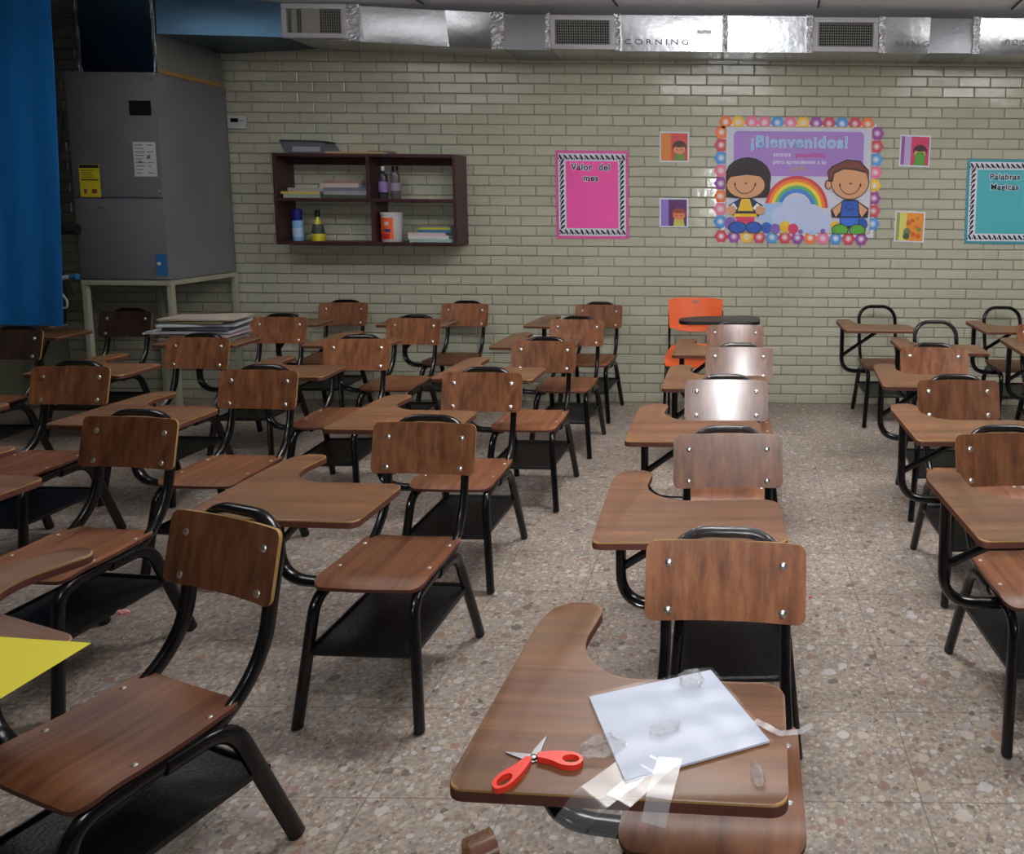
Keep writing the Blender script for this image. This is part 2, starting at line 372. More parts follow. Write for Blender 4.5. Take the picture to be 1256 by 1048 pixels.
b = B(); box(b, XR, XR+.2, YF-.2, DW+.012, 0, ZC+.2); struct(obj('wall_right', b, wm))
b = B(); box(b, XL, XR, YF-.2, YF, 0, ZC+.2); struct(obj('wall_front', b, wm))
b = B(); box(b, XL, XR, YF, DW+.012, ZC, ZC+.2); struct(obj('ceiling', b, M['ceiling']))
# ceiling panel joints: thin sagging strips with a flared end at the duct
jx = [-5.0, -3.64, -2.24, -.86, .57, 1.95, 3.3]
for i, xx in enumerate(jx):
    b = B(); pts = [(xx, YF+.05, ZC-.004), (xx, 5.2, ZC-.004), (xx+.03, 5.69, ZC-.012)]
    sweep(b, pts, .008, .006, (0, 0, 1), n=8); struct(obj('trim_%d' % (i+1), b, M['joint_dark']))

# ------------------------------------------------------------------ duct
duct = thing('air_duct', 'foil-faced rectangular air duct running along the top of the rear wall', 'duct', (0, 5.72, 0))
def zb(X): return 2.703 if X > -1.6 else (2.703+(-1.6-X)*.045 if X > -3.22 else 2.776-(-3.22-X)*.065)
segs = [  # x0, x1, dull, tilt(rad): top of the face leans forward
 (-3.93, -3.22, 0, -.02), (-2.777, -2.06, 0, .09), (-2.06, -1.66, 0, .20), (-1.66, -1.31, 1, -.02), (-.854, -.06, 0, .13), (-.06, .563, 0, .17),
 (1.044, 1.41, 0, .14), (1.41, 1.73, 1, -.05), (1.73, 2.6, 0, .16), (2.6, 4.35, 0, .05)]
allsegs = [(s[0], s[1], s[2], s[3], True) for s in segs]+[(-3.22, -2.777, 0, 0, False), (-1.31, -.854, 0, 0, False), (.563, 1.044, 0, 0, False)]
for x0, x1, dull, tilt, foil_ in allsegs:
    b = B(); n = 6
    def fn(u, v, x0=x0, x1=x1, tilt=tilt, foil_=foil_):
        X = x0+(x1-x0)*u; z0 = zb(X); H = min(.245, 3.015-z0)
        bul = math.sin(math.pi*u)*math.sin(math.pi*v)*(.006 if foil_ else 0)
        slant = -.30*max(0, (-3.22-X)/.71)
        return Vector((X, slant-tilt*(v-.5)*H-bul, z0+v*H)), Vector((0, -1, 0))
    rows = []
    for i in range(n+1):
        col = []
        for j in range(7):
            p, _n = fn(i/n, j/6); col.append(p)
        p0 = Vector((col[0].x, DW-5.72-.015, col[0].z)); p1 = Vector((col[-1].x, DW-5.72-.015, col[-1].z))
        rows.append([b.verts.new(q) for q in [p0]+col+[p1]])
    for i in range(n):
        for j in range(len(rows[0])-1): b.faces.new((rows[i][j], rows[i+1][j], rows[i+1][j+1], rows[i][j+1]))
        b.faces.new((rows[i][-1], rows[i+1][-1], rows[i+1][0], rows[i][0]))
    b.faces.new([r for r in rows[0]]); b.faces.new([r for r in rows[-1]][::-1])
    bmesh.ops.recalc_face_normals(b, faces=b.faces)
    obj('duct_section', b, M['foil_blue_cast'] if x0 < -3.9 else M['foil_dull'] if dull else M['foil'], duct, smooth=True)  # leftmost section carries the painted blue light
for xx, wd in ((-2.725, .10), (-1.69, .09), (-.835, .05), (.545, .045), (1.063, .045), (1.74, .05), (-1.33, .035), (-.06, .04)):
    b = B(); z0 = zb(xx); hh = min(.258, 3.017-z0); rr = random.Random(int(xx*100)); g = []
    for i in range(5):
        g.append([b.verts.new((xx-wd/2+wd*i/4+rr.uniform(-.003, .003), -.020-rr.uniform(.0, .010), z0-.006+j*hh/14)) for j in range(15)])
    gb = [[b.verts.new((g[i][j].co.x, .03, g[i][j].co.z)) for j in range(15)] for i in (0, 4)]
    for i in range(4):
        for j in range(14): b.faces.new((g[i][j], g[i+1][j], g[i+1][j+1], g[i][j+1]))
    for gi, gg in ((0, gb[0]), (4, gb[1])):
        for j in range(14): b.faces.new((g[gi][j], g[gi][j+1], gg[j+1], gg[j]))
    obj('foil_tape', b, M['foil_tape'], duct)
    if xx in (-.835, .545, 1.063, -1.33):
        t = text_obj('tape_printing', '///', .05, (xx+.01, -.033, z0+.12), M['tape_red'], duct, rot=(math.pi/2, math.pi/2, 0)); t['label'] = 'red marks printed on the foil tape'
t = text_obj('printed_lettering', 'CORNING', .075, (-.55, -.03, zb(0)+.055), M['ink_grey'], duct, spacing=1.5, sy=.7); t['label'] = 'grey lettering on the duct facing'
t = text_obj('printed_lettering', 'NING', .075, (1.28, -.033, zb(0)+.055), M['ink_grey'], duct, spacing=1.5, sy=.7)
t = text_obj('printed_lettering', '835', .085, (2.02, -.033, zb(0)+.07), M['ink_grey'], duct, spacing=1.4, sy=.7)
# flap of torn facing
b = B(); box(b, -.26, -.16, -.050, -.035, 2.82, 2.84, rot=None); obj('torn_facing', b, M['foil_tape'], duct)

def grille(xc, label, taped=False):
    z0 = zb(xc); W_, H_ = .46, .238
    g = thing('air_grille', label, 'vent', (xc, 5.72, z0), 0, None)
    b = B(); fw = .035
    for (x0, x1, a, c) in ((-W_/2, W_/2, H_-fw, H_), (-W_/2, W_/2, 0, fw), (-W_/2, -W_/2+fw, fw, H_-fw), (W_/2-fw, W_/2, fw, H_-fw)):
        box(b, x0, x1, -.035, -.004, a, c, bev=.003)
    obj('frame', b, M['white_metal'], g, smooth=True)
    b = B(); box(b, -W_/2+fw, W_/2-fw, -.0045, .0, fw, H_-fw); obj('painted_opening_shade', b, M['grille_dark'], g)  # dark panel painted as the shade behind the louvres
    b = B(); n = 9
    for i in range(n):
        zz = fw+(H_-2*fw)*(i+.5)/n; box(b, -W_/2+fw, W_/2-fw, -.014, -.008, zz-.0022, zz+.0022)
    o = obj('horizontal_louvre', b, M['louvre'], g)
    b = B(); n = 24
    for i in range(n):
        xx = -W_/2+fw+(W_-2*fw)*(i+.5)/n; box(b, xx-.0022, xx+.0022, -.026, -.016, fw, H_-fw)
    obj('vertical_louvre', b, M['louvre'], g)
    if taped:
        b = B(); box(b, -.09, .04, -.030, -.0275, fw, H_-fw); box(b, -.16, -.125, -.030, -.0275, fw, H_-fw)
        o = obj('cover_strip', b, cmat('frosted_strip', 150, 150, 140), g); o['label'] = 'pale strip covering the middle louvres'
grille(-2.998, 'leftmost white air grille, partly covered by a pale strip, set in the foil duct', True)
grille(-1.082, 'white louvred air grille in the duct between the shelf and the pink sign')
grille(.804, 'white louvred air grille in the duct above the welcome poster')

# ------------------------------------------------------------------ air handler on its stand
ac = thing('air_handler', 'tall grey sheet-metal air conditioning cabinet with yellow and white labels on a stand', 'air conditioner', (-4.25, 5.397, 1.045))
# local coords: x from -.315 to .315, y 0 .. .735, z 0..1.43
b = B(); box(b, -.315, .3, .012, .735, 0, 1.42); obj('cabinet', b, M['unit_grey'], ac)
b = B(); box(b, .3, .306, .0, .735, .0, 1.425, bev=.002); obj('side_panel', b, M['unit_side'], ac)
b = B(); box(b, -.315, .299, -.003, .012, .575, 1.425, bev=.003); obj('upper_front_panel', b, M['unit_grey'], ac, smooth=True)
b = B(); box(b, -.315, .299, -.003, .012, .004, .568, bev=.003); obj('lower_front_panel', b, M['unit_grey'], ac, smooth=True)
b = B(); box(b, .115, .265, -.007, -.003, 1.135, 1.235, bev=.002); o = obj('display_window', b, M['black_plastic'], ac); o['label'] = 'dark rectangular window'
b = B(); box(b, .12, .275, -.0045, -.003, .72, .955); o = obj('paper_label', b, M['label_white'], ac); o['label'] = 'white paper label with small print'
b = B(); rr = random.Random(5)
for i in range(9):
    zz = .935-i*.024; box(b, .13, .13+rr.uniform(.03, .07), -.0052, -.0045, zz-.003, zz+.003)
    if i % 3 != 1: box(b, .215, .215+rr.uniform(.02, .05), -.0052, -.0045, zz-.003, zz+.003)
box(b, .15, .175, -.0052, -.0045, .81, .825); box(b, .21, .235, -.0052, -.0045, .84, .86)
obj('label_print', b, M['ink_grey'], o)
b = B(); box(b, -.265, -.125, -.0045, -.003, .575, .80); o = obj('warning_label', b, M['label_yellow'], ac); o['label'] = 'yellow warning label'
b = B(); box(b, -.262, -.128, -.0052, -.0045, .775, .797); box(b, -.255, -.135, -.0052, -.0045, .69, .698)
for q in range(4): box(b, -.25, -.15+rr.uniform(-.03, 0), -.0052, -.0045, .755-q*.015, .759-q*.015)
obj('label_print', b, M['ink'], o)
b = B(); box(b, -.24, -.22, -.0052, -.0045, .60, .63); box(b, -.185, -.15, -.0052, -.0045, .60, .63); obj('label_print', b, M['tape_red'], o)
b = B(); box(b, .225, .30, -.0055, -.003, .03, .18); o = obj('blue_sticker', b, M['label_blue'], ac); o['label'] = 'blue sticker by the lower corner'
b = B(); lathe(b, [(.012, 0), (.012, .008), (.004, .010)], 0, 0, 16, mat=Matrix.Translation((.245, -.0055, .115)) @ Matrix.Rotation(math.pi/2, 4, 'X')); obj('sticker_ring', b, M['label_white'], o)
for xx, zz in ((-.14, .505), (-.12, .50), (.28, .62), (.28, .52), (-.29, 1.38), (.28, 1.38)):
    b = B(); lathe(b, [(.006, 0), (.006, .003), (.002, .005)], 0, 0, 10, mat=Matrix.Translation((xx, -.003, zz)) @ Matrix.Rotation(math.pi/2, 4, 'X')); obj('screw', b, M['chrome'], ac, smooth=True)
# plenum
pl = thing('duct_plenum', 'foil-faced plenum box rising from the grey cabinet to the duct', 'duct', (-4.25, 5.397, 2.470))
b = B(); box(b, -.21, .31, .02, .70, 0, .548, bev=.004); obj('plenum_body', b, M['foil_dull'], pl, smooth=True)
b = B(); box(b, -.209, .309, .016, .020, .001, .546); obj('plenum_front', b, M['foil_blue_cast'], pl)  # front sheet coloured with the same painted blue light
for xx in (-.212, .303):
    b = B(); g = []
    for i in range(4): g.append([b.verts.new((xx-.012+.008*i+rr.uniform(-.003, .003), .016-rr.uniform(0, .006), .002+j*.54/12)) for j in range(13)])
    for i in range(3):
        for j in range(12): b.faces.new((g[i][j], g[i+1][j], g[i+1][j+1], g[i][j+1]))
    r = bmesh.ops.solidify(b, geom=b.faces[:], thickness=.002)
    obj('foil_tape', b, M['foil_tape'], pl)
b = B(); sweep(b, fillet([(-.12, .014, .01), (-.02, .010, .03), (.1, .010, .03), (.22, .014, .008)], .06), .004, .006, (0, 0, 1), 8); obj('seam_sealant', b, M['black_plastic'], pl)
b = B(); box(b, .308, .312, .04, .69, 0, .03); obj('side_flange', b, M['ply_edge'], pl)
# stand
st = thing('cabinet_stand', 'cream angle-iron stand carrying the tall grey cabinet', 'stand', (-4.25, 5.397, 0))
def bar(name, *d):
    b = B(); box(b, *d, bev=.002); return obj(name, b, M['cream_metal'], st)
for sx in (-1, 1):
    for yy in (0, .70): bar('leg', sx*.30-.018, sx*.30+.018, yy, yy+.035, 0, 1.005)
bar('front_rail', -.318, .318, -.005, .03, 1.005, 1.040); bar('rear_rail', -.318, .318, .70, .735, 1.005, 1.040)
bar('side_rail', .283, .318, .03, .70, 1.005, 1.040); bar('side_rail', -.318, -.283, .03, .70, 1.005, 1.040)
# pipes beside the cabinet
pp = thing('refrigerant_hose', 'black foam-covered hose hanging down the left side of the grey cabinet', 'hose', (-4.655, 5.335, 1.0))
b = B(); sweep(b, fillet([(.16, -.01, .40), (-.04, -.05, .40), (-.03, -.03, .15), (.0, 0, -.1), (.02, .02, -.14)], .12), .035, .035, (0, 1, 0), 14); obj('hose', b, M['dark_foam'], pp, smooth=True)
b = B(); sweep(b, fillet([(.06, .03, 1.2), (-.02, .0, .6), (-.05, -.02, .25), (.03, .03, -.08)], .2), .028, .028, (0, 1, 0), 14); obj('hose', b, M['dark_foam'], pp, smooth=True)
pp = thing('drain_pipe', 'short white drain pipe sticking out beside the cabinet bottom', 'pipe', (-4.58, 5.27, 1.075))
b = B(); sweep(b, [(-.13, -.0, -.02), (.06, 0, .0)], .016, .016, (0, 0, 1), 16); obj('pipe', b, M['white_plastic'], pp, smooth=True)
b = B(); sweep(b, [(.055, 0, -.0), (.10, 0, .003)], .021, .021, (0, 0, 1), 16); o = obj('fitting', b, M['label_blue'], pp, smooth=True); o['label'] = 'blue fitting'
pp = thing('wire_loop', 'bent white wire loop hanging below the drain pipe', 'wire', (-4.62, 5.27, .86))
b = B(); sweep(b, fillet([(-.07, 0, .18), (-.055, 0, .0), (.05, 0, .0), (.055, 0, .05), (.02, 0, .10)], .015), .007, .007, (0, 1, 0), 8); obj('wire', b, M['white_plastic'], pp, smooth=True)

# ------------------------------------------------------------------ thermostat
th_ = thing('thermostat', 'small white wall thermostat between the grey cabinet and the shelf', 'thermostat', (-3.866, DW, 2.212))
b = B(); box(b, -.072, .072, -.028, 0, -.05, .05, bev=.006); obj('housing', b, M['white_plastic'], th_, smooth=True)
b = B(); box(b, -.045, .015, -.0295, -.0275, .0, .03); obj('screen', b, M['grille_dark'], th_)
for i in range(2):
    b = B(); box(b, .028+i*.018, .040+i*.018, -.030, -.0275, .008, .02, bev=.001); obj('button', b, M['ink_grey'], th_)

# ------------------------------------------------------------------ curtain
cu = thing('curtain', 'plain blue curtain hanging at the left edge of the room', 'curtain', (-4.8, 4.88, 0))
b = B()
def cf(u, v):
    x = -.54+u*(1.165-.09*(1-v)**1.5); z = .815+v*2.12-.02*u*(1-v)
    return Vector((x, .012*math.sin(u*9+.5)*(1.2-v)+.004*math.sin(u*31), z)), Vector((0, -1, 0))
shell(b, cf, 40, 12, .004); obj('cloth', b, M['curtain'], cu, smooth=True)
b = B(); sweep(b, [(-.54, 0, 2.945), (.66, 0, 2.945)], .013, .013, (0, 0, 1), 12); obj('rail', b, M['black_plastic'], cu, smooth=True)
for xx in (-.4, .5):
    b = B(); box(b, xx-.01, xx+.01, -.01, .01, 2.945, ZC); obj('bracket', b, M['black_plastic'], cu)

# ------------------------------------------------------------------ wall shelf and what it holds
sh = thing('wall_shelf', 'dark maroon four-bay wooden shelf hung on the brick wall', 'shelf', (-2.80, DW, 1.275))
SW, SH, SD, T = 1.42, .69, .25, .024   # local x -.68..+.71
xa, xb = -.675, .708
def sb(name, *d):
    b = B(); box(b, *d, bev=.0015); return obj(name, b, M['maroon_wood'], sh)
sb('top_board', xa, xb, -SD, 0, SH-T, SH); sb('bottom_board', xa, xb, -SD, 0, 0, T)
sb('side_board', xa, xa+T, -SD, 0, T, SH-T); sb('side_board', xb-T, xb, -SD, 0, T, SH-T)
sb('middle_shelf', xa+T, xb-T, -SD, 0, .330, .354)
sb('divider', .055, .079, -SD, 0, T, .330); sb('divider', .030, .054, -SD, 0, .354, SH-T)
sb('hanging_rail', xa+T, xb-T, -.02, 0, SH-T-.05, SH-T)
SX, SZ = -2.80, 1.275
def book(name, label, cat, cx, y0, z, L_, D_, H_, col, rz=0, group=None, kind='book', tilt=0):
    o = thing(name, label, cat, (cx, y0, z), rz, group)
    cm = cmat('cover_%d_%d_%d' % col, *col)
    if kind == 'book':
        b = B(); box(b, -L_/2, L_/2, -D_/2, D_/2, 0, .0022); box(b, -L_/2, L_/2, -D_/2, D_/2, H_-.0022, H_); box(b, -L_/2, L_/2, -D_/2, -D_/2+.003, .0022, H_-.0022); obj('cover', b, cm, o)
        b = B(); box(b, -L_/2+.004, L_/2-.004, -D_/2+.003, D_/2-.004, .0022, H_-.0022); obj('pages', b, M['paper_white'] if H_ > .008 else cm, o)
    else:
        # soft stack of loose sheets / magazine with slightly curled edge
        b = B()
        def ff(u, v):
            x = -L_/2+u*L_; y = -D_/2+v*D_; zz = H_/2+.011*abs(math.sin(u*3+cx*7))*u*v*tilt
            return Vector((x, y, zz)), Vector((0, 0, 1))
        shell(b, ff, 8, 6, H_); obj('cover', b, cm, o)
    return o
zs_ = SZ+.354
# upper-left bay
ul = [('thin green-white folder, lowest at the left of the upper shelf bay', -.50, .28, .022, (150, 165, 155)), ('dark-edged booklet with a yellow cover on the left pile', -.51, .30, .014, (205, 180, 90)),
      ('grey paper bundle on top of the left pile in the upper bay', -.47, .27, .020, (160, 150, 150))]
z = zs_
for lab, cx, L_, H_, c in ul:
    H_ *= 1.35
    book('folder', lab, 'folder', SX+cx+.02, DW-.125, z, L_, .19, H_, c, rz=random.uniform(-.03, .03), kind='book'); z += H_+.0005
ur = [('folder', 'dark green folder, lowest of the right pile in the upper-left bay', -.16, .36, .016, (70, 84, 76)), ('magazine', 'pale grey magazine second from the bottom of the right pile', -.14, .35, .018, (150, 152, 155)),
      ('magazine', 'curled bluish magazine in the middle of the right pile', -.15, .33, .016, (112, 122, 134)), ('book', 'wide pinkish-white book near the top of the right pile', -.19, .30, .020, (196, 176, 172)),
      ('book', 'thin brown-edged book on the very top of the right pile', -.17, .29, .014, (150, 118, 108))]
z = zs_
for nm, lab, cx, L_, H_, c in ur:
    H_ *= 1.6
    book(nm, lab, nm, SX+cx, DW-.12, z, L_, .19, H_, c, rz=random.uniform(-.05, .05), kind='book' if nm != 'magazine' else 'mag', tilt=0); z += H_+.0005
# bottles in the upper-right bay
def bottle(label, x, y, z, prof, bodym, capm, capprof, labelband=None, labm=None, name='bottle'):
    o = thing(name, label, 'bottle', (x, y, z)); b = B(); lathe(b, prof, 0, 0, 24); obj('body', b, bodym, o, smooth=True)
    b = B(); lathe(b, capprof, 0, 0, 20); obj('cap', b, capm, o, smooth=True)
    if labelband:
        b = B(); r, a, c = labelband; lathe(b, [(r, a), (r, c)], 0, 0, 24); obj('label', b, labm, o, smooth=True)
    return o
dark = simple('smoky_bottle_plastic', srgb(58, 58, 66), .18); clear = simple('clear_bottle_plastic', srgb(96, 92, 96), .12)
P1 = [(.030, 0), (.034, .006), (.034, .16), (.030, .185), (.013, .205), (.013, .215)]
bottle('dark bottle with a white cap and purple label on the upper shelf', SX+.115, DW-.15, zs_, P1, dark, M['white_plastic'], [(.015, .212), (.015, .245), (.011, .248)], (.0348, .05, .13), cmat('purple_label', 140, 110, 170))
bottle('clear dark-capped bottle beside the white-capped one on the upper shelf', SX+.195, DW-.12, zs_, [(.033, 0), (.036, .006), (.036, .18), (.030, .205), (.018, .215)], clear, M['black_plastic'], [(.024, .212), (.024, .245), (.018, .25)], (.0368, .06, .12), cmat('grey_label', 150, 140, 160))
# lower-left bay
zl = SZ+T
bottle('blue-capped light blue spray can on the lower left shelf', SX-.555, DW-.16, zl, [(.036, 0), (.038, .004), (.038, .15), (.030, .165), (.028, .17)], cmat('light_blue_can', 120, 170, 215), cmat('dark_blue_cap', 25, 30, 130, .35), [(.034, .158), (.036, .165), (.036, .235), (.028, .245)], (.0386, .03, .10), cmat('white_blue_label', 170, 195, 225), name='spray_can')
o = bottle('yellow bottle with a dark label and black cap beside the spray can', SX-.41, DW-.14, zl, [(.048, 0), (.052, .008), (.050, .05), (.036, .12), (.016, .17), (.013, .19)], cmat('yellow_soap', 200, 190, 50, .25), M['black_plastic'], [(.017, .185), (.018, .23), (.010, .24)])
b = B(); lathe(b, [(.0495, .052), (.041, .10), (.034, .13)], 0, 0, 24); obj('label', b, cmat('dark_leaf_label', 50, 62, 60), o, smooth=True)
# lower-right bay
o = thing('tub', 'white round tub with an orange label on the lower right shelf', 'tub', (SX+.170, DW-.15, zl))
b = B(); lathe(b, [(.074, 0), (.078, .006), (.079, .19), (.078, .20)], 0, 0, 32); obj('body', b, M['white_plastic'], o, smooth=True)
b = B(); lathe(b, [(.080, .200), (.082, .203), (.082, .222), (.078, .226)], 0, 0, 32); obj('lid', b, cmat('dull_white_lid', 205, 200, 200), o, smooth=True)
b = B(); n = 20; A0, A1 = math.radians(-165), math.radians(-60)
rows = [[b.verts.new((.0797*math.cos(A0+(A1-A0)*k/n), .0797*math.sin(A0+(A1-A0)*k/n), zz)) for k in range(n+1)] for zz in (.02, .185)]
for k in range(n): b.faces.new((rows[0][k], rows[0][k+1], rows[1][k+1], rows[1][k]))
lb = obj('label', b, cmat('orange_label', 235, 100, 45), o, smooth=True); lb['label'] = 'orange wrap label'
def curvpatch(par, nm, r, a0, a1, z0, z1, m):
    b = B(); n = 8; rows = [[b.verts.new((r*math.cos(math.radians(a0+(a1-a0)*k/n)), r*math.sin(math.radians(a0+(a1-a0)*k/n)), zz)) for k in range(n+1)] for zz in (z0, z1)]
    for k in range(n): b.faces.new((rows[0][k], rows[0][k+1], rows[1][k+1], rows[1][k]))
    return obj(nm, b, m, par, smooth=True)
curvpatch(lb, 'label_emblem', .0801, -115, -75, .075, .10, cmat('navy_emblem', 60, 60, 110)); curvpatch(lb, 'label_emblem', .0801, -110, -85, .13, .155, M['label_white']); curvpatch(lb, 'label_emblem', .0801, -135, -80, .022, .065, cmat('red_band', 200, 50, 40))
lr = [('teal-white folder at the bottom of the lower right pile', .50, .34, .018, (150, 180, 175)), ('white book above the folder in the lower right pile', .48, .32, .020, (215, 212, 214)), ('pinkish book in the lower right pile', .47, .30, .016, (205, 190, 190)),
      ('blue book in the lower right pile', .53, .26, .016, (50, 110, 150)), ('bright yellow-green booklet on top of the blue book', .53, .25, .012, (190, 190, 60)), ('thin grey booklet on top of the lower right pile', .49, .30, .012, (120, 118, 116))]
z = zl
for lab, cx, L_, H_, c in lr:
    H_ *= 1.35
    book('book', lab, 'book', SX+cx-.005, DW-.13, z, L_-.01, .18, H_, c, rz=random.uniform(-.02, .02)); z += H_+.0005
# on top
zt_ = SZ+SH
o = thing('paper_box', 'dark folded paper box leaning open on top of the shelf', 'box', (SX-.44, DW-.13, zt_))
b = B(); extrude_poly(b, [(-.15, .005), (-.10, .0), (.17, .0), (.185, .02), (.14, .085), (-.14, .095), (-.19, .095)], -.09, .09); bmesh.ops.rotate(b, verts=b.verts, matrix=Matrix.Rotation(math.pi/2, 3, 'X'))
obj('body', b, cmat('dark_grey_card', 88, 90, 98), o)
b = B(); box(b, -.18, .15, -.10, .09, .090, .097, rot=Matrix.Rotation(.02, 4, 'Y')); obj('top_flap', b, cmat('black_card', 38, 38, 44), o)
b = B(); box(b, -.09, .12, -.0945, -.0905, .012, .05); obj('side_panel', b, cmat('pale_grey_card', 150, 152, 160), o)
book('folder', 'flat tan folder lying on top of the shelf', 'folder', SX-.06, DW-.13, zt_, .44, .20, .016, (178, 156, 110))
book('notebook', 'small brown notebook on the tan folder', 'notebook', SX+.10, DW-.12, zt_+.0165, .16, .14, .010, (132, 108, 82))
#__POSTERS__
# ------------------------------------------------------------------ posters
def flat(bm, pts, y, mi, th=.0006):
    """filled polygon in wall plane (x,z) at depth y in front (negative = towards room)"""
    f = [bm.verts.new((p[0], y, p[1])) for p in pts]; g = [bm.verts.new((p[0], y+th, p[1])) for p in pts]
    a = bm.faces.new(f); a.material_index = mi; c = bm.faces.new(g[::-1]); c.material_index = mi; n = len(pts)
    for i in range(n): q = bm.faces.new((f[i], g[i], g[(i+1) % n], f[(i+1) % n])); q.material_index = mi
def circ(cx, cz, rx, rz=None, n=20, a0=0, a1=360):
    rz = rz or rx; m = n if a1-a0 >= 360 else n+1
    return [(cx+rx*math.cos(math.radians(a0+(a1-a0)*k/n)), cz+rz*math.sin(math.radians(a0+(a1-a0)*k/n))) for k in range(m)]
def rect(x0, x1, z0, z1): return [(x0, z0), (x1, z0), (x1, z1), (x0, z1)]
def sign(xc, zc, Wd, Hd, label, mat, edge, lines, tsize, rz=0, zl=.2, seed=1):
    s = thing('classroom_sign', label, 'sign', (xc, DW-.004, zc)); s.rotation_euler = (0, rz, 0)
    b = B(); n = 70; pts = []
    # wavy trimmed edge of the backing
    per = [(-Wd/2, -Hd/2), (Wd/2, -Hd/2), (Wd/2, Hd/2), (-Wd/2, Hd/2)]
    for i in range(4):
        p, q = per[i], per[(i+1) % 4]; k = int(18*(Wd if i % 2 == 0 else Hd)/.6)
        nx, nz = (q[1]-p[1]), -(q[0]-p[0]); ln = math.hypot(nx, nz); nx /= ln; nz /= ln
        for j in range(k*4): t = j/(k*4); a = .004*math.cos(j*math.pi/2); pts.append((p[0]+(q[0]-p[0])*t+nx*a, p[1]+(q[1]-p[1])*t+nz*a))
    flat(b, pts, -.0015, 0, .003); obj('backing', b, edge, s)
    b = B(); m = .022; flat(b, rect(-Wd/2+m, Wd/2-m, -Hd/2+m, Hd/2-m), -.0025, 0); obj('patterned_border', b, M['paper_white'], s)
    bw = .060; b = B(); rr = random.Random(seed)
    def blot(cx, cz, ang):
        L_, w_ = .026, .0090
        for sgn, dx in ((1, 0), (1, .019)):
            pp = [(L_*math.cos(math.radians(t))*(.9 if dx else 1), w_*math.sin(math.radians(t))) for t in range(0, 360, 45)]
            ca, sa = math.cos(ang), math.sin(ang)
            sc = 1 if not dx else .45
            flat(b, [(cx+dx*math.cos(ang+1.57)+(px*ca-pz*sa)*sc, cz+dx*math.sin(ang+1.57)+(px*sa+pz*ca)*sc) for px, pz in pp], -.0032, 0)
    step = .040
    k = int((Wd-2*m-.02)/step)
    for i in range(k+1):
        x = -Wd/2+m+.018+i*(Wd-2*m-.036)/k
        for zz in (Hd/2-m-bw/2, -Hd/2+m+bw/2): blot(x, zz, 2.2+rr.uniform(-.2, .2))
    k = int((Hd-2*m-2*bw)/step)
    for i in range(k+1):
        zz = -Hd/2+m+bw+.008+i*(Hd-2*m-2*bw-.016)/k
        for x in (-Wd/2+m+bw/2, Wd/2-m-bw/2): blot(x, zz, .9+rr.uniform(-.2, .2))
    obj('border_pattern', b, M['ink'], s)
    b = B(); q = m+bw; flat(b, rect(-Wd/2+q, Wd/2-q, -Hd/2+q, Hd/2-q), -.0038, 0); obj('face', b, mat, s)
    for i, (tx, tt) in enumerate(lines):
        zz = zl-i*tsize*1.25
        o = text_obj('letter_outline', tt, tsize, (tx, -.0046, zz), M['paper_white'], s, off=.006, spacing=1.12)
        text_obj('lettering', tt, tsize, (tx, -.0056, zz), M['ink'], s, off=.0012, spacing=1.12)
sign(-1.104, 1.673, .575, .69, 'pink cardboard sign with black and white border reading Valor del mes', M['pink_paper'], cmat('pink_edge', 222, 90, 165), [(-.01, 'Valor  del'), (-.01, 'mes')], .068, rz=.0, zl=.215)
sign(2.145, 1.645, .60, .665, 'teal cardboard sign with black and white border reading Palabras Magicas', M['teal_paper'], cmat('teal_edge', 60, 150, 165), [(.0, 'Palabras'), (.0, 'Magicas')], .064, rz=-.0, zl=.195, seed=4)

# welcome poster; local coordinates taken in metres, origin at its lower left corner of the picture
wp = thing('welcome_poster', 'large welcome poster with two cartoon children and a rainbow, scalloped flower border', 'poster', (-.132, DW-.006, 1.305))
wp.scale = (.985, 1, .992)
def P(u, v): return (.0011920*(u-75)-.0, (.0011537*(925-v)))       # scale of the drawing to metres
def PP(l): return [P(*q) for q in l]
WB = P(140, 0)[0], P(1118, 0)[0], P(0, 858)[1], P(0, 128)[1]
b = B(); flat(b, rect(WB[0]-.03, WB[1]+.03, WB[2]-.03, WB[3]+.03), -.0012, 0, .002); obj('backing', b, M['paper_white'], wp)
fc = [(240, 190, 70), (80, 150, 220), (200, 70, 90), (150, 70, 160), (235, 120, 70), (230, 120, 160)]
fm = [cmat('flower_%d' % i, *c) for i, c in enumerate(fc)]
k = 0
def flower(u, v, ci):
    b = B(); cx, cz = P(u, v)
    flat(b, [(cx+(.050+.005*math.cos(6*a))*math.cos(a), cz+(.050+.005*math.cos(6*a))*math.sin(a)) for a in [2*math.pi*q/36 for q in range(36)]], -.0020-.0001*(k % 3), 0)
    flat(b, circ(cx, cz, .026), -.0030, 1); flat(b, circ(cx, cz, .013), -.0036, 2)
    obj('border_flower', b, [fm[ci], cmat('flower_light_%d' % ci, *[int(x*.5+120) for x in fc[ci]]), M['paper_white']], wp)
top = [4, 0, 5, 5, 1, 5, 0, 3, 2, 1, 2, 4]
for i, ci in enumerate(top): flower(140+i*86, 102+i*.5, ci); k += 1
bot = [2, 3, 0, 2, 1, 2, 3, 4, 5, 1, 2, 3]
for i, ci in enumerate(bot): flower(115+i*86, 880+i*1.0, ci); k += 1
lf = [4, 2, 1, 5, 3, 4, 5, 1]
for i, ci in enumerate(lf): flower(112-i*.5, 170+i*87, ci); k += 1
rt = [3, 2, 1, 5, 0, 3, 2, 1]
for i, ci in enumerate(rt): flower(1150-i*2, 170+i*88, ci); k += 1
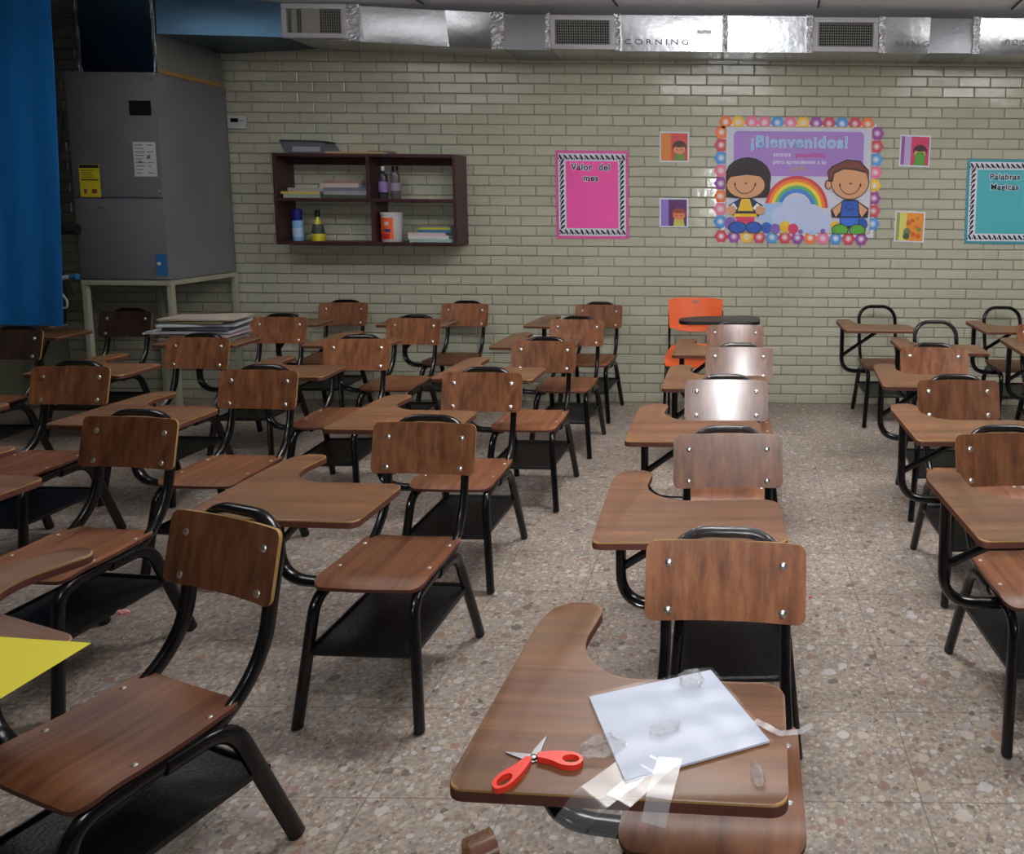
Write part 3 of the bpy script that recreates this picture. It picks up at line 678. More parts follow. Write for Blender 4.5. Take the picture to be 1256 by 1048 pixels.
cols = dict(bg=(205, 208, 228), gold=(190, 170, 90), purple=(165, 130, 205), hair=(38, 30, 34), skin=(214, 160, 120), line=(50, 38, 42), yel=(232, 190, 50), navy=(40, 48, 92), white=(235, 235, 240), pinkr=(205, 60, 100), blue=(40, 90, 180), brown=(120, 62, 52), green=(90, 170, 60), sky=(165, 195, 235), r1=(205, 70, 80), r2=(235, 130, 50), r3=(240, 205, 70), r4=(90, 180, 110), r5=(70, 130, 215), cloud=(190, 205, 240), vio=(130, 100, 180), deno=(60, 110, 215))
ks = list(cols); mats = [cmat('print_'+kk, *cols[kk]) for kk in ks]; I = {kk: i for i, kk in enumerate(ks)}
b = B(); flat(b, rect(*WB), -.0042, I['gold']); flat(b, rect(WB[0]+.008, WB[1]-.008, WB[2]+.008, WB[3]-.008), -.0050, I['bg'])
flat(b, round_poly(PP([(195, 465), (1062, 465), (1062, 162), (195, 162)]), .04), -.0056, I['purple']); obj('printed_background', b, mats, wp)
# rainbow and cloud
b = B(); cx, cz = P(620, 680)
for i, (kk, R) in enumerate((('r1', .252), ('r2', .228), ('r3', .203), ('r4', .176), ('r5', .150), ('bg', .118))):
    flat(b, circ(cx, cz, R, n=30, a0=0, a1=180), -.0060-.0003*i, I[kk])
obj('rainbow', b, mats, wp)
b = B()
for (u, v, r) in ((620, 690, .12), (540, 740, .10), (710, 740, .12), (790, 790, .085), (640, 800, .09), (730, 830, .05)): flat(b, circ(*P(u, v), r, r*.85), -.0080-.00001*u/10, I['cloud'])
for (u, v, r) in ((440, 700, .075), (500, 690, .07), (400, 730, .06), (460, 760, .07)): flat(b, circ(*P(u, v), r, r*.8), -.0076-.00001*u/10, I['sky'])
obj('cloud', b, mats, wp)
for (u, v, r, kk) in ((420, 820, .045, 'blue'), (480, 825, .04, 'vio'), (545, 810, .045, 'yel'), (600, 825, .042, 'pinkr'), (650, 845, .02, 'vio'), (720, 845, .018, 'sky'), (800, 840, .02, 'vio'), (550, 790, .02, 'r3'), (880, 800, .035, 'yel'), (1060, 790, .05, 'blue'), (175, 790, .05, 'vio')):
    b = B(); flat(b, circ(*P(u, v), r), -.0092-.00001*u/10, I[kk]); obj('printed_ball', b, mats, wp)
# girl
def child(nm, items, lab):
    b = B(); y = -.0104
    for kk, pts in items: flat(b, pts, y, I[kk], .0003); y -= .00035
    o = obj(nm, b, mats, wp); o['label'] = lab
def ell(u, v, ru, rv, **k): c = P(u, v); return circ(c[0], c[1], ru*.001192, rv*.0011537, **k)
def smile(u, v, r):
    c = P(u, v); o_ = [(c[0]+r*math.cos(math.radians(a)), c[1]+r*.95*math.sin(math.radians(a))) for a in range(190, 351, 10)]
    i_ = [(c[0]+(r-.006)*math.cos(math.radians(a)), c[1]+(r-.006)*.95*math.sin(math.radians(a))+.001) for a in range(350, 189, -10)]; return o_+i_
xL = P(150, 0)[0]
def clip(pts): return [(min(max(p[0], WB[0]+.006), WB[1]-.006), max(p[1], WB[2]+.004)) for p in pts]
girl = [('line', clip(ell(290, 480, 158, 142))), ('hair', clip(ell(290, 480, 152, 136))), ('hair', clip(PP([(146, 480), (146, 612), (220, 618), (420, 612), (442, 560), (442, 470)]))),
 ('line', clip(ell(278, 530, 132, 92))), ('skin', clip(ell(278, 528, 127, 88))), ('hair', clip(PP([(150, 420), (165, 475), (280, 458), (400, 470), (410, 400), (280, 350)]))),
 ('line', smile(*(272, 520), .082)), ('line', ell(205, 522, 6, 12)), ('line', ell(342, 522, 6, 12)), ('brown', ell(278, 515, 10, 6)),
 ('line', PP([(245, 615), (320, 615), (410, 690), (360, 745), (200, 745), (148, 690)])), ('navy', PP([(235, 622), (325, 622), (395, 665), (350, 715), (210, 715), (165, 665)])),
 ('white', PP([(180, 665), (200, 650), (225, 690), (205, 700)])), ('white', PP([(355, 650), (375, 665), (345, 700), (325, 685)])),
 ('skin', ell(182, 700, 32, 32)), ('skin', ell(376, 700, 32, 32)),
 ('yel', PP([(250, 622), (305, 622), (330, 705), (225, 705)])), ('line', PP([(205, 715), (345, 715), (350, 735), (200, 735)])), ('yel', PP([(205, 722), (348, 722), (360, 745), (195, 745)])),
 ('pinkr', PP([(215, 745), (340, 745), (335, 800), (285, 790), (220, 800)])), ('line', ell(225, 818, 62, 42)), ('blue', ell(225, 818, 56, 36)), ('line', ell(335, 818, 56, 42)), ('blue', ell(335, 818, 50, 36))]
child('printed_girl', [(a, clip(c)) for a, c in girl], 'printed girl with black bob hair, striped sleeves, yellow top and blue shoes')
boy = [('line', ell(830, 520, 24, 34)), ('skin', ell(832, 520, 18, 28)), ('line', clip(ell(975, 500, 130, 122))), ('skin', clip(ell(975, 500, 124, 116))),
 ('line', clip(PP([(832, 500), (822, 430), (850, 395), (950, 348), (1040, 355), (1100, 420), (1102, 520), (1085, 440), (1000, 420), (930, 415), (870, 445), (860, 500)]))),
 ('brown', clip(PP([(838, 490), (830, 432), (860, 402), (950, 357), (1036, 364), (1092, 424), (1096, 490), (1080, 428), (1000, 408), (925, 405), (862, 435), (850, 490)]))),
 ('line', smile(*(975, 520), .082)), ('line', ell(908, 522, 6, 12)), ('line', ell(1045, 522, 6, 12)), ('brown', ell(980, 512, 12, 6)),
 ('line', PP([(940, 620), (1015, 620), (1105, 680), (1100, 745), (860, 745), (850, 690)])), ('skin', PP([(935, 630), (860, 690), (885, 740), (925, 690)])), ('skin', PP([(1020, 630), (1098, 690), (1060, 742), (1030, 690)])),
 ('line', PP([(925, 625), (1035, 625), (1045, 740), (1035, 820), (915, 820), (910, 740)])), ('blue', PP([(930, 632), (1030, 632), (1038, 735), (918, 735)])), ('deno', PP([(916, 745), (1040, 745), (1030, 812), (978, 800), (922, 812)])), ('line', ell(975, 670, 26, 22)), ('blue', ell(975, 670, 22, 18)),
 ('line', ell(915, 830, 58, 42)), ('green', ell(915, 830, 52, 36)), ('line', ell(1032, 830, 56, 42)), ('green', ell(1032, 830, 50, 36))]
child('printed_boy', [(a, clip(c)) for a, c in boy], 'printed boy with brown hair, blue dungarees and green shoes')
tx = lambda u, v: (P(u, v)[0], P(u, v)[1])
def wtext(t, u, v, size, mt, y=-.0068, off=0, sp=1.0):
    c = tx(u, v); return text_obj('lettering', t, size, (c[0], y, c[1]), mt, wp, off=off, spacing=sp, ext=.0003)
wtext('¡Bienvenidos!', 632, 236, .128, cmat('print_hair', 38, 30, 34) if False else M['paper_white'], -.0064, .0045, 1.12)
wtext('¡Bienvenidos!', 632, 236, .128, cmat('lettering_light_blue', 130, 200, 235), -.0074, .0010, 1.12)
wtext('somos', 518, 318, .050, M['paper_white'], -.0064, .0008, 1.1); wtext('pequeñitos,', 710, 320, .052, cmat('lettering_magenta', 190, 60, 130), -.0064, .0012, 1.0)
wtext('pero aprendemos a lo', 636, 368, .047, M['paper_white'], -.0064, .0006, 1.0); wtext('grande', 628, 412, .040, cmat('lettering_olive', 180, 165, 90), -.0064, .0008, 1.0)

# four small picture cards
def card(xc, zc, Wd, Hd, label, rz, bands, kid=None, dots=None):
    s = thing('picture_card', label, 'picture', (xc, DW-.004, zc)); s.rotation_euler = (0, rz, 0)
    b = B(); flat(b, rect(-Wd/2, Wd/2, -Hd/2, Hd/2), -.001, 0, .0015); obj('card', b, M['paper_white'], s)
    m = .012; b = B(); ms = []
    for i, (a, c, colr) in enumerate(bands):
        ms.append(cmat('band_%d_%d_%d' % colr, *colr)); flat(b, rect(-Wd/2+m+(Wd-2*m)*a, -Wd/2+m+(Wd-2*m)*c, -Hd/2+m, Hd/2-m), -.0018, i)
    obj('printed_background', b, ms, s)
    if kid:
        hair, skin, body, curly = kid; b = B(); cx = .04; h = -.02
        ms = [cmat('h_%d_%d_%d' % hair, *hair), cmat('s_%d_%d_%d' % skin, *skin), cmat('b_%d_%d_%d' % body, *body), M['ink']]
        if curly == 2: flat(b, circ(cx, h+.01, .058, .050), -.0024, 0)
        else: flat(b, circ(cx, h+.02, .055, .050), -.0024, 0)
        flat(b, [(cx-.045, -Hd/2+m), (cx+.045, -Hd/2+m), (cx+.035, h-.02), (cx-.035, h-.02)], -.0028, 2)
        flat(b, circ(cx, h, .046, .036), -.0032, 1)
        if curly == 3: flat(b, circ(cx, h-.018, .042, .032), -.0036, 2)
        flat(b, circ(cx, h+.034, .044, .018), -.0040, 0)
        for dx in (-.018, .018): flat(b, circ(cx+dx, h-.002, .004, .005), -.0044, 3)
        obj('printed_child', b, ms, s)
    if dots:
        b = B(); ms = []
        for i, (x, z, r, c) in enumerate(dots): ms.append(cmat('dot_%d_%d_%d' % c, *c)); flat(b, circ(x, z, r), -.0024-.0002*i, i)
        obj('printed_flowers', b, ms, s)
card(-.457, 2.052, .232, .236, 'small picture card of a boy on red and orange, left of the welcome poster', .0, [(0, .38, (214, 130, 60)), (.38, 1, (210, 80, 75))], ((80, 50, 40), (225, 150, 110), (110, 140, 70), 1))
card(-.460, 1.538, .228, .232, 'small purple picture card of a girl, lower left of the welcome poster', .0, [(0, .30, (140, 120, 200)), (.30, 1, (90, 45, 110))], ((150, 70, 60), (220, 130, 90), (190, 190, 80), 2))
card(1.430, 2.036, .242, .245, 'small magenta picture card of a curly-haired child, upper right of the welcome poster', .03, [(0, .12, (150, 90, 160)), (.12, .36, (190, 170, 220)), (.36, 1, (205, 60, 100))], ((70, 35, 45), (225, 160, 110), (90, 160, 60), 3))
card(1.408, 1.443, .238, .245, 'small yellow and orange flower card, lower right of the welcome poster', .03, [(0, .12, (150, 160, 90)), (.12, .38, (215, 210, 110)), (.38, 1, (230, 150, 50))], None,
     [(.02, .05, .014, (190, 90, 50)), (.06, .07, .012, (190, 110, 50)), (-.01, .03, .02, (200, 100, 60)), (.05, -.0, .016, (210, 110, 70)), (.075, -.02, .018, (120, 130, 60)), (-.02, -.04, .03, (110, 120, 90)), (-.025, -.075, .026, (60, 90, 60)), (.03, -.06, .018, (200, 90, 60)), (.07, -.07, .02, (220, 90, 60))])
#__CHAIRS__
# ------------------------------------------------------------------ tablet-arm chair (faces -Y, origin on the floor under the seat)
def board_surface(x, z):
    return Vector((x, .254+(z-.63)*.225-.014*(x/.19)**2, z))
def make_board():
    b = B(); W2, z0, z1, R = .1875, .630, .808, .022
    xs = [-1+2*i/28 for i in range(29)]; cols = []
    def fn(u, v):
        # rounded-corner parametrisation
        x = W2*math.sin((u-.5)*math.pi)*(1) if False else -W2+2*W2*u
        ax = W2-abs(x); inset = R-math.sqrt(max(0, R*R-(R-ax)**2)) if ax < R else 0
        zz = z0+inset+(z1-z0-2*inset)*v
        n = Vector((.15*x/.19, -1, .22)).normalized(); return board_surface(x, zz), n
    # non-uniform columns near the ends
    us = sorted(set([i/24 for i in range(25)]+[.004, .010, .02, .03, .97, .98, .99, .996]))
    F, K = [], []
    for u in us:
        f, k_ = [], []
        for j in range(7):
            p, n = fn(u, j/6); f.append(b.verts.new(p+n*.0055)); k_.append(b.verts.new(p-n*.0055))
        F.append(f); K.append(k_)
    nu = len(us)-1
    for i in range(nu):
        for j in range(6): b.faces.new((F[i][j], F[i+1][j], F[i+1][j+1], F[i][j+1])); b.faces.new((K[i][j], K[i][j+1], K[i+1][j+1], K[i+1][j]))
        for j, (A, C) in ((0, (F, K)), (6, (K, F))):
            f = b.faces.new((A[i][j], C[i][j], C[i+1][j], A[i+1][j])); f.material_index = 1
    for i in (0, nu):
        for j in range(6): f = b.faces.new((F[i][j], F[i][j+1], K[i][j+1], K[i][j])); f.material_index = 1
    bmesh.ops.recalc_face_normals(b, faces=b.faces)
    return b
def seat_z(y): return .432-.0-.020*max(0, (-y-.10)/.08)**2-.006*math.cos((y)/.19*math.pi)*.5
def make_seat():
    b = B(); pts = round_poly([(-.178, -.176), (.178, -.176), (.170, .172), (-.170, .172)], [.045, .045, .03, .03])
    y0, y1 = -.176, .172
    ys = [-.176, -.174, -.170, -.163, -.154, -.14, -.12, -.10, -.06, 0, .06, .10, .13, .15, .160, .167, .1705, .172]
    def half(y):
        w = .178+(.170-.178)*(y-y0)/(y1-y0)
        for yy, s, R in ((y0, 1, .04), (y1, -1, .03)):
            d = (y-yy)*s
            if d < R: w -= R-math.sqrt(max(0, R*R-(R-d)**2))
        return w
    F, K = [], []
    for y in ys:
        h = half(y); f = []; k_ = []
        for i in range(9):
            x = -h+2*h*i/8; z = seat_z(y)-.004*(1-(x/.18)**2); f.append(b.verts.new((x, y, z+.0))); k_.append(b.verts.new((x, y, z-.011)))
        F.append(f); K.append(k_)
    n = len(ys)-1
    for i in range(n):
        for j in range(8): b.faces.new((F[i][j], F[i][j+1], F[i+1][j+1], F[i+1][j])); b.faces.new((K[i][j], K[i+1][j], K[i+1][j+1], K[i][j+1]))
        for j in (0, 8): f = b.faces.new((F[i][j], F[i+1][j], K[i+1][j], K[i][j])); f.material_index = 1
    for i in (0, n):
        for j in range(8): f = b.faces.new((F[i][j], F[i][j+1], K[i][j+1], K[i][j])); f.material_index = 1
    bmesh.ops.recalc_face_normals(b, faces=b.faces)
    return b
ZT = .747
def make_tablet():
    b = B()
    pts = round_poly([(-.373, -.442), (.132, -.446), (.130, -.160), (-.185, -.164), (-.262, -.075), (-.244, .094), (-.345, .098), (-.370, .02)],
                     [.030, .030, .042, .075, .060, .045, .05, .05], 8)
    f, g, ss = extrude_poly(b, pts, ZT-.020, ZT, 0, 1)
    es = [e for e in f.edges]
    r = bmesh.ops.bevel(b, geom=es, offset=.0035, segments=2, affect='EDGES', profile=.5)
    for q in r['faces']: q.material_index = 2
    return b
def loop_arc(s, r=.100, zc=.816, z0=.66):
    yz = lambda z: .284+(z-.66)*.24
    out = [Vector((-s, yz(z0), z0))]+[Vector((-s+r-r*math.cos(a), yz(zc-r+r*math.sin(a)), zc-r+r*math.sin(a))) for a in [math.pi/2*k/10 for k in range(11)]]
    return out+[Vector((-q.x, q.y, q.z)) for q in out[::-1]]
def make_frame():
    b = B(); s = .142
    pts = [(-.150, -.13, .392), (-.150, .135, .392), (-s, .250, .50), (-s, .284, .66), (-s+.002, .326, .834), (s-.002, .326, .834), (s, .284, .66), (s, .250, .50), (.150, .135, .392), (.150, -.13, .392)]
    P_ = fillet(pts[:4], [.09, .08], 7); P_ = P_[:-1]+loop_arc(s)+[Vector((-q.x, q.y, q.z)) for q in P_[:-1][::-1]]
    sweep(b, P_, .0135, .020, (0, 0, 1), 12)
    return b
def make_cross():
    b = B(); sweep(b, [(-.15, -.09, .395), (.15, -.09, .395)], .009, .012, (0, 1, 0), 10); sweep(b, [(-.15, .10, .395), (.15, .10, .395)], .009, .012, (0, 1, 0), 10)
    return b
def make_leg(s, front):
    b = B()
    if front: pts = [(s*.150, -.06, .392), (s*.154, -.182, .388), (s*.190, -.250, .004)]
    else: pts = [(s*.152, .0, .385), (s*.154, .15, .385), (s*.178, .284, .004)]
    sweep(b, fillet(pts, [.075], 8), .016, .021, (0, 0, 1), 12)
    return b
def make_tray():
    b = B(); z = .225
    pts = [(-.166, -.205), (.166, -.205), (.166, .215), (-.166, .215)]
    extrude_poly(b, pts, z-.0015, z+.0015)
    sweep(b, [(-.172, -.212, z), (.172, -.212, z)], .008, .010, (0, 0, 1), 10)
    sweep(b, [(-.170, .222, z), (.170, .222, z)], .008, .012, (0, 0, 1), 10)
    for s in (-1, 1): box(b, s*.166-.003, s*.166+.003, -.205, .215, z-.002, z+.012)
    return b
def make_support():
    b = B()
    sweep(b, fillet([(-.335, -.07, ZT-.020), (-.337, -.07, .385), (-.13, -.09, .385)], .13, 9), .016, .025, (0, 1, 0), 12)
    sweep(b, [(-.335, -.07, .50), (-.10, -.24, ZT-.030)], .009, .013, (0, 0, 1), 10)
    box(b, -.356, -.06, -.25, -.22, ZT-.028, ZT-.020); box(b, -.356, -.326, -.25, .04, ZT-.026, ZT-.0205)
    return b
def bolt_bm(M4):
    b = B(); lathe(b, [(.0105, 0), (.0105, .0012), (.0085, .0035), (.005, .0052), (.0015, .0058)], 0, 0, 12, mat=M4); return b
def mesh_of(bm, mats, name):
    o = obj(name, bm, mats, None, smooth=True); me = o.data; bpy.data.objects.remove(o); return me
MESH = dict(backrest=mesh_of(make_board(), [M['wood_back'], M['ply_edge']], 'backrest'), seat=mesh_of(make_seat(), [M['wood_seat'], M['red_edge']], 'seat'),
  tablet=mesh_of(make_tablet(), [M['wood_top'], M['red_edge'], M['ply_edge']], 'writing_tablet'), frame=mesh_of(make_frame(), M['black_metal'], 'frame'), cross=mesh_of(make_cross(), M['black_metal'], 'cross_bar'),
  tray=mesh_of(make_tray(), M['black_tray'], 'book_tray'), support=mesh_of(make_support(), M['black_metal'], 'tablet_support'))
LEGS = [mesh_of(make_leg(s, f), M['black_metal'], 'leg') for s in (-1, 1) for f in (True, False)]
BB = []
for x in (-.135, .135):
    for z in (.652, .757):
        p = board_surface(x, z); n = Vector((.15*x/.19, -1, .22)).normalized()
        BB.append(mesh_of(bolt_bm(Matrix.Translation(p+n*.0055) @ Vector((0, 0, 1)).rotation_difference(n).to_matrix().to_4x4()), M['chrome'], 'bolt'))
SB = [mesh_of(bolt_bm(Matrix.Translation((x, y, seat_z(y)-.0025)) @ Matrix.Scale(.75, 4)), M['dull_bolt'], 'bolt') for x in (-.148, .148) for y in (-.055, .105)]
TB = []
def make_wrap():
    b = B(); W2 = .1885
    def fn(u, v):
        x = -W2+2*W2*u; ax = W2-abs(x); ins = .024-math.sqrt(max(0, .024**2-(.024-ax)**2)) if ax < .024 else 0
        z = .628+ins+(.182-2*ins)*v; p = board_surface(x, z); n = Vector((.15*x/.19, -1, .22)).normalized()
        return p+n*(.0072+.0003*math.sin(u*9)*math.sin(v*4)), n
    nu, nv = 48, 8; g = [[b.verts.new(fn(i/nu, j/nv)[0]) for j in range(nv+1)] for i in range(nu+1)]
    for i in range(nu):
        for j in range(nv): b.faces.new((g[i][j], g[i+1][j], g[i+1][j+1], g[i][j+1]))
    # folded round the two ends to the back of the board
    for i, s in ((0, -1), (nu, 1)):
        e = [b.verts.new(v.co+Vector((s*.002, .02, 0))) for v in g[i]]
        for j in range(nv): b.faces.new((g[i][j], g[i][j+1], e[j+1], e[j]))
    bmesh.ops.recalc_face_normals(b, faces=b.faces)
    return b
def make_loop_wrap():
    b = B(); s = .142; rr = random.Random(11)
    P_ = loop_arc(s, z0=.69)
    P2 = []
    for a, c in zip(P_, P_[1:]):
        for t in (0, .25, .5, .75): P2.append(a.lerp(c, t)+Vector((rr.uniform(-.0006, .0006), rr.uniform(-.001, .001), rr.uniform(-.0006, .001))))
    sweep(b, P2, .0150, .0215, (0, 1, 0), 12)
    return b
MESH['wrap'] = mesh_of(make_wrap(), M['wrap'], 'plastic_wrap'); MESH['loop_wrap'] = mesh_of(make_loop_wrap(), M['wrap_crinkled'], 'plastic_wrap')
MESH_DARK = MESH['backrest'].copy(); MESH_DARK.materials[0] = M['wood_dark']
def child_of(name, me, par):
    o = bpy.data.objects.new(name, me); COL.objects.link(o); o.parent = par; return o
def chair(X, Y, rz, label, group, board=True, wrap=0, small=False, tilt=0):
    r = thing('tablet_arm_chair', label, 'chair', (X, Y, 0), rz, group)
    child_of('frame', MESH['frame'], r); child_of('cross_bar', MESH['cross'], r)
    for m in LEGS: child_of('leg', m, r)
    se = child_of('seat', MESH['seat'], r); child_of('book_tray', MESH['tray'], r)
    tb = child_of('writing_tablet', MESH['tablet'], r); child_of('tablet_support', MESH['support'], r)
    for m in SB: child_of('bolt', m, se)
    if board:
        bk = child_of('backrest', MESH['backrest'], r)
        for m in BB: child_of('bolt', m, bk)
        if tilt:
            piv = Vector((0, .27, .72)); mm = Matrix.Translation(piv) @ Matrix.Rotation(tilt, 4, 'X') @ Matrix.Translation(-piv); bk.matrix_basis = mm
    if wrap:
        if wrap >= 1 and board:
            w_ = child_of('plastic_wrap', MESH['wrap'], bk); w_['label'] = 'clear plastic film stretched over the backrest'
        w_ = child_of('plastic_wrap', MESH['loop_wrap'], r); w_['label'] = 'crinkled clear film round the top tube'
    return r
G1 = 'wooden tablet-arm chairs standing in columns'
CH = dict(
 M1=(-.021, 1.47, -.049, 'nearest tablet-arm chair in the middle column, with scissors and white sheet on its tablet', True, .5, 0),
 M2=(.004, 2.333, .039, 'film-wrapped chair directly behind the one with the scissors', True, 1, 0),
 M3=(-.016, 3.167, .009, 'middle-column chair whose plastic-wrapped backrest shines brightest white', True, 1, -.04),
 M4=(.047, 3.985, .001, 'middle-column chair with silvery wrapped backrest, behind the brightest one', True, 1, -.012),
 M5=(.031, 4.80, .008, 'farthest wooden chair of the middle column, just before the orange chair', True, 1, .07),
 C=(-1.113, 2.443, -.043, 'nearest chair of the column left of the middle aisle, its seat fully visible', True, 0, 0),
 D=(-1.167, 3.284, -.016, 'second chair from the camera in the column left of the middle aisle', True, 0, 0),
 E=(-1.088, 4.138, -.023, 'third chair from the camera in the column left of the middle aisle', True, 0, 0),
 U=(-1.068, 4.988, -.028, 'fourth chair, second from the rear wall, in the column left of the middle aisle', True, 0, 0),
 V=(-1.065, 5.79, -.071, 'chair against the rear wall with film sheen on its backrest, left of the orange chair', True, .5, 0),
 G=(.992, 2.369, .063, 'nearest chair at the right edge, its tablet reaching into the aisle', True, 0, 0),
 W=(1.051, 3.207, .023, 'second chair from the camera in the right column, small bolts shining', True, 0, 0),
 X=(1.133, 4.04, -.068, 'third chair in the right column, in front of the bare tube frame', True, 0, 0),
 A=(-1.356, 1.598, -.355, 'chair turned askew at the lower left, big bare seat and yellow sheet on its tablet', True, 0, 0),
 B=(-2.22, 2.483, -.099, 'chair behind the turned one at the left, pink crumpled paper on its tray', True, 0, 0),
 H=(-2.231, 3.298, -.044, 'chair between the two left columns whose seat shows right behind the turned chair backrest', True, 0, 0),
 K=(-3.147, 3.345, -.01, 'dim chair near the left edge, nearest of the far-left column', True, 0, 0),
 L=(-4.37, 4.366, .005, 'very dark chair cut by the left edge in front of the blue curtain', True, 0, 0),
 N=(-4.328, 5.20, .005, 'dark brown chair in front of the cream stand of the grey cabinet', True, 0, 0),
 O=(-3.105, 4.159, -.025, 'dim chair just in front of the pile of magazines', True, 0, 0),
 P=(-3.10, 4.99, .035, 'chair whose tablet carries the pile of magazines', True, 0, 0),
 Q=(-3.055, 5.79, .048, 'chair against the rear wall below the left end of the shelf', True, 0, 0),
 R=(-2.115, 5.79, -.035, 'chair against the rear wall below the right end of the shelf', True, 0, 0),
 S=(-2.19, 4.985, -.034, 'chair second from the rear wall, below the middle of the shelf', True, 0, 0),
 T=(-2.156, 4.155, .053, 'chair third from the rear wall in front of the shelf, with dull olive-brown backrest', True, 0, 0),
 Y1=(1.156, 5.73, .026, 'chair missing its backrest board, alone against the rear wall right of the orange chair', False, 0, 0),
 Y2=(2.13, 5.72, 0, 'bare-frame chair at the right edge against the rear wall', False, 0, 0),
 Y3=(1.40, 4.93, 0, 'chair with shiny bare tube loop and no backrest board, behind the right column', False, .5, 0),
 Z=(2.12, 4.93, -.05, 'chair cut off by the right edge, tall dark backrest beside the bare frames', True, 0, 0))
for k_, (X, Y, a, lab, board, wrap, tilt) in CH.items():
    r_ = chair(X, Y, a, lab, G1, board, wrap, tilt=tilt)
    if k_ == 'A':
        for ch in r_.children:
            if ch.name.startswith('writing_tablet'): ch.location = (.01, .035, 0)
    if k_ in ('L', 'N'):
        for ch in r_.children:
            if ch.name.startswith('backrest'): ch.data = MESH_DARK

# ------------------------------------------------------------------ orange plastic chair
oc = thing('plastic_chair', 'bright orange plastic chair with a black writing arm against the rear wall', 'chair', (-.27, 5.55, 0))
def of(u, v):
    x = -.208+.416*u; rr = 1-.10*(2*u-1)**4
    z0 = .640+.035*(2*u-1)**2; z1 = .895-.014*(2*u-1)**4+.004
    return Vector((x*(1-.06*(1-v)), .27+.04*v-.035*(2*u-1)**2, z0+(z1-z0)*v)), Vector((0, -1, .15)).normalized()
b = B(); shell(b, of, 18, 8, .007); bk = obj('backrest', b, M['orange_plastic'], oc, smooth=True)
b = B(); c = of(.5, .88)[0]; lathe(b, [(.028, 0), (.028, .003)], 0, 0, 20, mat=Matrix.Translation(c+Vector((0, -.008, 0))) @ Matrix.Rotation(math.pi/2, 4, 'X') @ Matrix.Scale(.55, 4, (0, 1, 0))); o = obj('emblem', b, cmat('worn_grey_emblem', 190, 120, 100), bk); o['label'] = 'worn grey oval mark near the top'
def os_(u, v):
    x = -.205+.41*u; y = -.20+.42*v
    z = .495+.06*max(0, (v-.75)/.25)**2*(1-.5*(2*u-1)**2)-.035*max(0, (.18-v)/.18)**2+.014*(2*u-1)**2
    w = 1-.14*max(0, (v-.7)/.3)**2-.08*max(0, (.2-v)/.2)**2
    return Vector((x*w, y, z)), Vector((0, 0, 1))
b = B(); shell(b, os_, 16, 14, .008); obj('seat', b, M['orange_plastic'], oc, smooth=True)
for s in (-1, 1):
    b = B(); sweep(b, fillet([(s*.19, -.15, .47), (s*.19, .19, .47), (s*.20, .27, .56), (s*.20, .30, .80)], [.07, .06], 6), .010, .015, (0, 0, 1), 12); obj('side_tube', b, M['black_metal'], oc, smooth=True)
    for yy, y2 in ((-.12, -.22), (.12, .27)):
        b = B(); sweep(b, [(s*.19, yy, .465), (s*.205, y2, .004)], .011, .014, (0, 1, 0), 12); obj('leg', b, M['black_metal'], oc, smooth=True)
b = B(); pts = round_poly([(-.09, -.36), (.47, -.36), (.47, -.12), (.40, -.02), (.10, -.08), (-.09, -.16)], .09, 6); extrude_poly(b, pts, .790, .812); obj('writing_tablet', b, M['black_plastic'], oc)
b = B(); sweep(b, fillet([(.34, -.10, .790), (.34, -.02, .47), (.19, .0, .46)], .08), .011, .014, (0, 1, 0), 12); obj('tablet_support', b, M['black_metal'], oc, smooth=True)

# ------------------------------------------------------------------ magazines on the tablet of a back chair
z = ZT+.0005
mg = [('grey stack of papers at the bottom of the magazine pile', .44, .016, (120, 116, 118), .06), ('pale magazine with pink corner in the lower pile', .42, .014, (170, 150, 158), -.10), ('wide light grey magazine sticking out to the left', .50, .016, (178, 180, 190), .05),
      ('dark blue-grey magazine in the middle of the pile', .40, .014, (84, 92, 104), -.05), ('white magazine with curled page near the top', .45, .014, (196, 200, 204), .12), ('olive and teal booklet in the upper pile', .38, .010, (134, 138, 96), -.06),
      ('thin tan magazine on top of the pile', .46, .010, (176, 164, 150), .02)]
for i, (lab, L_, H_, c, rz) in enumerate(mg):
    book('magazine', lab, 'magazine', -3.275+.012*math.sin(i*2.3)+(-.03 if i == 2 else 0), 4.76, z, L_, .22, H_, c, rz=rz, group='magazines piled on a back tablet', kind='mag', tilt=1); z += H_+.007

